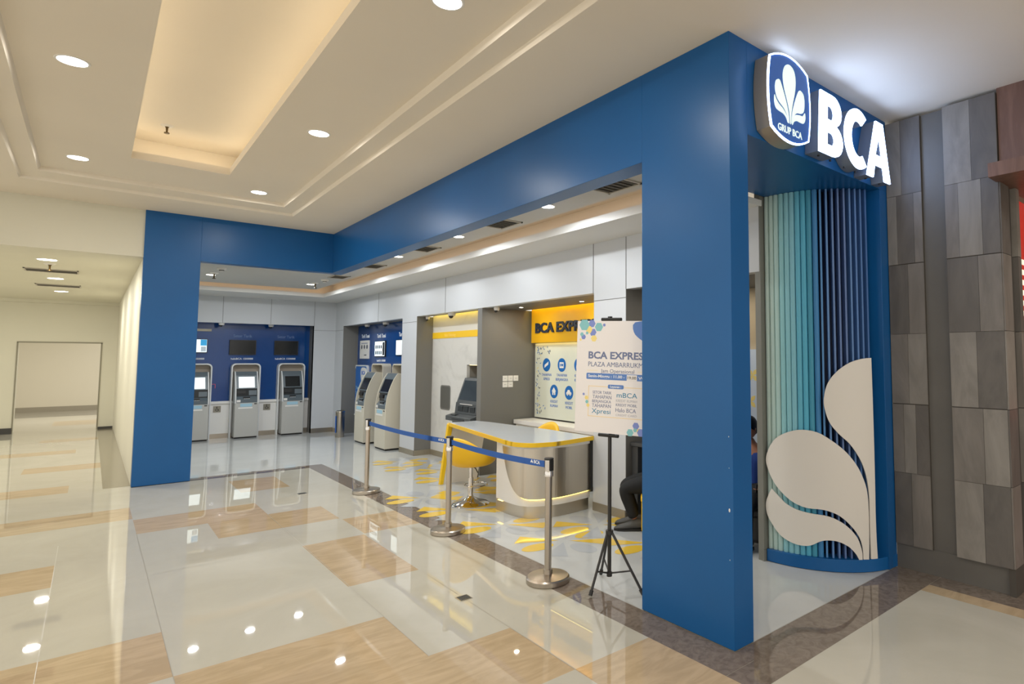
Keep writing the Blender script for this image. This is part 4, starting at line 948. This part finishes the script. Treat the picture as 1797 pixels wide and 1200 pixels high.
# ================================================================= EASEL STAND WITH POSTER BOARD
o = emp('poster_stand', (.066, 1.2, 0), 'black tripod stand carrying a white opening hours board', 'stand')
hx = math.radians(-21.5); eu = Vector((-math.sin(hx), -math.cos(hx), 0)); nrm = eu.cross(Vector((0, 0, 1)))
rl_ = math.radians(-1.6); uu = eu*math.cos(rl_)+Vector((0, 0, 1))*math.sin(rl_); vv = nrm.cross(uu)
FRM = Matrix((uu, vv, nrm)).transposed().to_4x4(); FRM.translation = Vector((.05, 1.18, 1.3))
def W2(u, v, d=0): return tuple(FRM @ Vector((u, v, d)))
PX, PY = .072, 1.195
mk('stand_pole', MB().cyl(PX, PY, .10, 1.16, .014, 16).cyl(PX, PY, 1.1, 1.95, .009, 12), blackm, o)
mk('pole_tip', MB().box(PX-.012, PX+.012, PY-.012, PY+.012, 1.93, 1.965), black, o)
mk('pole_collar', MB().cyl(PX, PY, .385, .415, .028, 16).cyl(PX, PY, .09, .12, .02, 12), blackm, o)
legs = [(-.125, 1.165), (.16, .93), (.20, 1.45)]
for lx, ly in legs:
    d = Vector((lx-PX, ly-PY)); h1 = Vector((PX, PY))+d.normalized()*.025
    lg = mk('tripod_leg', MB().tube([(h1.x, h1.y, .395), (lx, ly, .012)], .0095, 10), blackm, o)
    mk('rubber_foot', MB().tube([(lx-(lx-h1.x)*.09, ly-(ly-h1.y)*.09, .045), (lx, ly, .012)], .014, 10), black, lg)
    mid = (h1.x+(lx-h1.x)*.62, h1.y+(ly-h1.y)*.62, .395-.383*.62)
    mk('leg_brace', MB().tube([(PX, PY, .11), mid], .006, 8), blackm, o)
def cross(u0, u1, v): return MB().tube([W2(u0, v, -.012), W2(u1, v, -.012)], .013, 12)
mk('clamp_bar', cross(-.085, .078, -.206), black, o); mk('clamp_bar', cross(-.085, .078, .642), black, o)
bd = emp('poster_board', (.05, 1.18, 1.1), 'white board with BCA EXPRESS opening hours clamped on the black tripod', 'sign board')
flat('board_sheet', [rect(-.285, .415, -.19, .63)], FRM, 0, 0, board, bd, .004)
f2 = FRM @ Matrix.Translation((0, 0, .004))
def bt(s_, u, v, h, m=inkgrey, bold=0, fitw=None, al='LEFT'): text('lettering', s_, f2, u, v, h*1.38, m, bd, .0008, bold, al, fitw=fitw)
CU = .064
bt('BCA EXPRESS', CU, .352, .052, inkgrey, .03, .492, 'CENTER'); bt('PLAZA AMBARRUKMO', CU, .293, .036, inkgrey, 0, .492, 'CENTER')
bt('Jam Operasional', CU, .25, .028, inkgrey, 0, .275, 'CENTER')
flat('thin_rule', [rect(-.19, -.10, .262, .264)], f2, 0, 0, hexy, bd, .0006); flat('thin_rule', [rect(.23, .31, .262, .264)], f2, 0, 0, hexy, bd, .0006)
flat('hours_bar', [rrect(-.195, .325, .198, .244, .008)], f2, 0, 0, mat('bar_blue', '5a82c4', .5), bd, .0006)
bt('Senin-Minggu : 11.00 -', -.18, .213, .021, textw, .02, .305)
flat('time_patch', [rect(.143, .225, .198, .24)], f2, 0, 0, board, bd, .0014); f2b = f2 @ Matrix.Translation((0, 0, .0014))
text('lettering', '19.00', f2b, .15, .21, .028, mat('brown_ink', '6f6a5a', .5), bd, .0006, .02, 'LEFT', fitw=.068); bt('WIB', .235, .21, .021, textw, .02, .08)
fy0, fy1 = -.075, .15
flat('yellow_frame', [rect(-.175, .30, fy0, fy1), rect(-.170, .295, fy0+.005, fy1-.005)], f2, 0, 0, mat('frame_cream', 'efd9ac', .5), bd, .0006)
flat('service_tag', [rrect(-.01, .12, .135, .164, .01)], f2, 0, 0, bpy.data.materials['bar_blue'], bd, .0012)
text('lettering', 'Layanan :', f2b, .055, .143, .022, textw, bd, .0006, .02, 'CENTER', fitw=.09)
for s_, u, v, h, wdt, m in (('SETOR TARIK', -.137, .093, .022, .158, inkgrey), ('TAHAPAN', -.137, .058, .027, .158, inkgrey), ('BERJANGKA', -.139, .028, .022, .158, inkgrey), ('TAHAPAN', -.14, -.006, .027, .158, inkgrey), ('Xpresi', -.142, -.05, .036, .158, inkteal),
                        ('mBCA', .065, .075, .036, .165, inkteal), ('KREDIT RUMAH', .06, .042, .02, .17, mat('print_pale', 'b5b6bf', .5)), ('KREDIT MOBIL', .06, .012, .02, .17, inkgrey), ('Halo BCA', .058, -.03, .03, .165, inkgrey), ('CREDIT CARD', .06, -.058, .015, .17, bpy.data.materials['print_pale'])):
    bt(s_, u, v, h, m, 0, wdt)
def hexg(u, v, r, m): flat('printed_hexagon', [[(r*math.cos(PI/3*k), r*math.sin(PI/3*k)) for k in range(6)]], f2 @ Matrix.Translation((u, v, 0)), 0, 0, m, bd, .0004+random.random()*.0006)
random.seed(4)
for u, v, r, m in ((-.225,.60,.045,hexa),(-.16,.61,.03,hexp),(-.10,.585,.035,hexa),(-.185,.565,.03,hexy),(-.15,.545,.03,hexp),(-.23,.51,.02,hexp),(-.245,.53,.016,hexa),(-.14,.50,.026,hexy),(-.055,.60,.012,hexp),(-.20,.54,.012,hexa),(-.255,.49,.01,hexy),
                   (.225,-.12,.027,hexp),(.25,-.155,.02,hexy),(.18,-.17,.028,hexa),(.265,-.165,.03,hexp),(.22,-.15,.015,hexa),(.33,-.13,.04,hexy),(.37,-.14,.03,hexa),(.38,-.09,.025,hexp),(-.215,.085,.01,hexp),(-.19,.06,.016,hexy),(-.185,.03,.014,hexa),(-.175,.005,.014,hexy)): hexg(u, v, r, m)
flat('shield_print', [smooth_loop([(.20,.62),(.19,.55),(.24,.50),(.29,.48),(.34,.50),(.39,.55),(.38,.62)], 3)], f2, 0, 0, bpy.data.materials['bar_blue'], bd, .0008)
flat('leaf_print', [circ(.285, .575, .02, 14, .03)], f2b, 0, 0, board, bd, .0004)

# ================================================================= PEOPLE
def skinmesh(name, nodes, edges, m, parent, sub=2):
    me = bpy.data.meshes.new(name); b0 = base(parent) if parent else Vector((0,0,0))
    me.from_pydata([tuple(Vector(n_[:3])-b0) for n_ in nodes], edges, [])
    o = bpy.data.objects.new(name, me); COL.objects.link(o); me.materials.append(m)
    if parent: o.parent = parent
    sk = o.modifiers.new('skin', 'SKIN'); sk.use_smooth_shade = True
    for i, n_ in enumerate(nodes):
        r = n_[3]; r = r if isinstance(r, tuple) else (r, r)
        me.skin_vertices[0].data[i].radius = r; me.skin_vertices[0].data[i].use_root = (i == 0)
    s = o.modifiers.new('sub', 'SUBSURF'); s.levels = sub; s.render_levels = sub
    return o
def seated(label, hip, face, knee_z, seat_z, top_m, s=1.0, look=0, foot_ahead=.0, group=None, lean=0):
    """hip: xy of pelvis; face: angle of facing direction"""
    f = Vector((math.cos(face), math.sin(face), 0)); l = Vector((-f.y, f.x, 0)); P = Vector((hip[0], hip[1], seat_z+.13))
    o = emp('person', (hip[0], hip[1], 0), label, 'person', group)
    def V(a, b, c_): return P+f*a*s+l*b*s+Vector((0, 0, c_*s))
    body = [P, V(lean*.25,0,.14), V(lean*.6,0,.30), V(lean,0,.43), V(lean+.01,0,.52), V(lean+.03,0,.58)]
    R = [(.15,.12), (.135,.105), (.16,.115), (.14,.10), (.055,.055), (.055,.055)]
    nodes = [(*p, tuple(q*s for q in r)) for p, r in zip(body, R)]; ed = [(i, i+1) for i in range(5)]
    legs = []
    for sd in (-1, 1):
        k = len(nodes); hipj = V(.02, sd*.09, -.01); kn = V(.42, sd*.10, 0); kn.z = knee_z; an = V(.42+foot_ahead-.02, sd*.10, 0); an.z = .10
        nodes += [(*hipj, .085*s), (*(hipj.lerp(kn, .5)), .075*s), (*kn, .058*s), (*(kn.lerp(an, .4)), .052*s), (*an, .03*s)]
        ed += [(0, k), (k, k+1), (k+1, k+2), (k+2, k+3), (k+3, k+4)]; legs.append((hipj, kn, an))
        k = len(nodes); sh = V(lean, sd*.19, .40); el = V(lean-.10, sd*.24, .12); wr = V(lean+.04, sd*.12, .08); hd = wr+f*.07*s
        nodes += [(*sh, .055*s), (*el, .042*s), (*wr, .028*s), (*hd, .032*s)]; ed += [(3, k), (k, k+1), (k+1, k+2), (k+2, k+3)]
        h0 = k+3
        for q in range(5):
            off = (q-1.5)*.017*s if q < 4 else -sd*.035*s; ln = (.035, .045, .042, .03, .03)[q]*s
            p1 = hd+l*off+f*.03*s*(q < 4); p2 = p1+f*ln-Vector((0, 0, .012*s)); k2 = len(nodes); nodes += [(*p1, .009*s), (*p2, .008*s)]; ed += [(h0, k2), (k2, k2+1)]
    skinmesh('body', nodes, ed, skin, o)
    # clothes
    tn = [(*P, (.175*s, .14*s))]; te = []
    for hipj, kn, an in legs:
        k = len(tn); tn += [(*hipj, .098*s), (*(hipj.lerp(kn, .5)), .09*s), (*kn, .078*s), (*(kn.lerp(an, .45)), .06*s), (*(kn.lerp(an, .97)), .058*s)]
        te += [(0, k), (k, k+1), (k+1, k+2), (k+2, k+3), (k+3, k+4)]
    skinmesh('trousers', tn, te, trou, o)
    sn = [(*V(0,0,.02), (.17*s, .135*s)), (*body[1], (.155*s, .125*s)), (*body[2], (.175*s, .13*s)), (*body[3], (.15*s, .11*s)), (*V(lean, 0, .47), (.08*s, .08*s))]; se = [(0, 1), (1, 2), (2, 3), (3, 4)]
    for sd in (-1, 1):
        k = len(sn); sh = V(lean, sd*.19, .40); el = V(lean-.10, sd*.24, .12); wr = V(lean+.03, sd*.125, .082); sn += [(*sh, .072*s), (*el, .056*s), (*wr, .042*s)]; se += [(3, k), (k, k+1), (k+1, k+2)]
    skinmesh('shirt', sn, se, top_m, o)
    # shoes
    for hipj, kn, an in legs:
        heel = an-f*.06*s; mb = MB(); prof = [(-.075,.038,.02,.10),(-.03,.042,.012,.12),(.03,.043,.012,.10),(.09,.048,.012,.072),(.14,.048,.012,.058),(.18,.036,.014,.045),(.20,.012,.018,.032)]
        vs = []; fs = []; n = 12
        for a, w_, zb, zt in prof:
            c_ = Vector((an.x, an.y, 0))+f*a*s
            for j in range(n):
                t = 2*PI*j/n; vs.append(tuple(c_+l*math.cos(t)*w_*s+Vector((0, 0, (zb+zt)/2+math.sin(t)*(zt-zb)/2))))
        for i in range(len(prof)-1):
            for j in range(n): q = (j+1) % n; fs.append((i*n+j, i*n+q, (i+1)*n+q, (i+1)*n+j))
        fs += [tuple(range(n)), tuple((len(prof)-1)*n+j for j in range(n))]
        mb.add(vs, fs); sh = mk('shoe', mb, shoem, o, smooth=60)
        out = [(-.085, .03), (-.06, .045), (.03, .045), (.10, .052), (.16, .046), (.205, .015)]; pl2 = [(a, b) for a, b in out]+[(a, -b) for a, b in reversed(out)]
        mb = MB(); g = lambda a, b, z: tuple(Vector((an.x, an.y, z))+f*a*s+l*b*s); mb.prism(pl2, lambda a, b: g(a, b, .002), lambda a, b: g(a, b, .02)); mk('sole', mb, solem, sh)
    # head
    hc = V(lean+.045, 0, .685); f2_ = Vector((math.cos(face+look), math.sin(face+look), 0)); l2 = Vector((-f2_.y, f2_.x, 0)); 
    def HP(a, b, c_): return tuple(hc+f2_*a*s+l2*b*s+Vector((0, 0, c_*s)))
    mb = MB(); n, mm = 20, 16; vs = []; fs = []
    for j in range(mm+1):
        ph = PI*j/mm; zz = -math.cos(ph)*.118
        for i in range(n):
            a = 2*PI*i/n; w_ = .078*math.sin(ph)**.8; d_ = .097*math.sin(ph)**.8
            if zz < -.04: w_ *= 1-.9*(-.04-zz)*2.2; d_ *= 1-.5*(-.04-zz)*1.5
            x = d_*math.cos(a); y = w_*math.sin(a)
            fr_ = max(0, math.cos(a))
            x += (.022*math.exp(-((zz+.018)/.018)**2)*math.exp(-((a if a < PI else a-2*PI)/.22)**2))       # nose
            x += (.006*math.exp(-((zz+.056)/.010)**2)*math.exp(-((a if a < PI else a-2*PI)/.35)**2))       # lips
            aa = abs(a if a < PI else a-2*PI); x -= .008*math.exp(-((zz-.008)/.014)**2)*math.exp(-((aa-.42)/.18)**2)  # eye sockets
            vs.append(HP(x, y, zz))
    for j in range(mm):
        for i in range(n): q = (i+1) % n; fs.append((j*n+i, j*n+q, (j+1)*n+q, (j+1)*n+i))
    mb.add(vs, fs); mk('head', mb, skin, o, smooth=80)
    for sd in (-1, 1):
        mb = MB(); c_ = HP(.078, sd*.032, .008); mb.ball(c_, .011*s, .011*s, .008*s, 12, 8); mk('eye', mb, bpy.data.materials.get('eye_dark') or mat('eye_dark', '1a1412', .2), o)
        mb = MB(); c_ = HP(-.005, sd*.078, -.005); mb.ball(c_, .018*s, .01*s, .028*s, 12, 8); mk('ear', mb, skin, o)
    mb = MB(); c_ = HP(.088, 0, -.058); mb.ball(c_, .008*s, .02*s, .006*s, 12, 8); mk('mouth', mb, bpy.data.materials.get('lip') or mat('lip', '8a4a42', .5), o)
    mb = MB(); vs = []; fs = []
    for j in range(11):
        ph = j/10*1.0
        for i in range(n):
            a = 2*PI*i/n; el_ = ph*(PI*.5+.55*(-math.cos(a)*.5+.5)*1.6-.12); R1_ = 1.10
            x = .097*R1_*math.sin(el_)*math.cos(a)-.006; y = .08*R1_*math.sin(el_)*math.sin(a); z = .124*math.cos(el_)+.008
            vs.append(HP(x, y, z))
    for j in range(10):
        for i in range(n): q = (i+1) % n; fs.append((j*n+i, j*n+q, (j+1)*n+q, (j+1)*n+i))
    mb.add(vs, fs); hh = mk('hair', mb, hairm, o, smooth=80)
    return o
seated('person in black trousers and grey shoes seated beside the white pillar', (1.49, 2.02), math.atan2(.68, -.73), .395, .36, mat('black_jacket', '15171c', .8), 1.0, 0, -.09)
seated('person with black hair and blue shirt glimpsed behind the corner column', (1.80, 1.22), math.atan2(-.3, -1), .36, .30, shirtb, .86, -.3, lean=.02)
def pouf(x, y, ang, label, s=1.0, h=.36, m=yellowl):
    o = emp('pouf_seat', (x, y, 0), label, 'seat'); 
    pts = rrect(-.21*s, .21*s, -.19*s, .19*s, .06); c_, s_ = math.cos(ang), math.sin(ang); R_ = lambda a, b, z: (x+a*c_-b*s_, y+a*s_+b*c_, z)
    mk('pouf_body', MB().prism(pts, lambda a, b: R_(a, b, .03), lambda a, b: R_(a, b, h-.07)), m, o, bevel=.006)
    mk('pouf_cushion', MB().prism(scl(pts, (0, 0), 1.03), lambda a, b: R_(a, b, h-.07), lambda a, b: R_(a, b, h)), m, o, bevel=.02)
    mk('pouf_foot', MB().prism(scl(pts, (0, 0), .85), lambda a, b: R_(a, b, 0), lambda a, b: R_(a, b, .03)), black, o)
pouf(1.40, 1.98, 2.39, 'yellow seat under the person in black trousers'); pouf(1.86, 1.24, .3, 'dark seat hidden under the person in the blue shirt', .9, .30, darkgrey)
o = emp('office_desk', (1.9, 2.3, 0), 'charcoal desk side between the white pillar and the corner column', 'desk')
mk('desk_panel', MB().box(1.45, 2.2, 2.40, 2.49, 0, .75), darkgrey, o, bevel=.004); mk('desk_top', MB().box(1.43, 2.22, 2.25, 2.495, .75, .785), darkgrey, o, bevel=.003)

# ================================================================= FLOOR HATCHES AND RIGHT-HAND SHOP
def hatch(x, y, s, label):
    o = emp('floor_hatch', (x, y, 0), label, 'floor outlet cover', 'floor outlet covers')
    mk('hatch_frame', MB().box(x-s, x+s, y-s, y+s, .0005, .003), chrome, o)
    mk('hatch_plate', MB().box(x-s*.85, x+s*.85, y-s*.85, y+s*.85, .003, .0045), mat('hatch_dark', '5b5a55', .35, .6) if 'hatch_dark' not in bpy.data.materials else bpy.data.materials['hatch_dark'], o)
    mb = MB()
    for k in range(4): mb.box(x-s*.7, x+s*.7, y-s*.6+k*s*.36, y-s*.6+k*s*.36+s*.08, .0045, .0055)
    mk('hatch_ribs', mb, black, o)
hatch(-.774, 1.75, .045, 'small square metal floor cover in the foreground'); hatch(-.766, 6.09, .045, 'small square floor cover near the rear header')
o = emp('red_menu_sign', (2.8, -.8, 1.95), 'red illuminated sign with pale rows at the far right edge', 'sign')
mk('sign_box', MB().box(2.405, 3.2, -.83, -.79, 1.95, 2.88), redm, o)
mb = MB()
for k in range(6): mb.box(2.42, 3.15, -.835, -.83, 1.98+k*.08, 2.02+k*.08)
mk('menu_rows', mb, mat('menu_white', 'f3e9d0', .5, emit=.8), o)
o = emp('red_counter', (2.7, -1.0, 0), 'red counter corner at the far right edge below the ledge', 'counter')
mk('counter_body', MB().box(2.40, 3.1, -1.08, -.90, 0, 1.2), mat('counter_red', '8d3a32', .5), o, bevel=.005); mk('counter_top', MB().box(2.38, 3.1, -1.1, -.88, 1.2, 1.27), redm, o, bevel=.005)
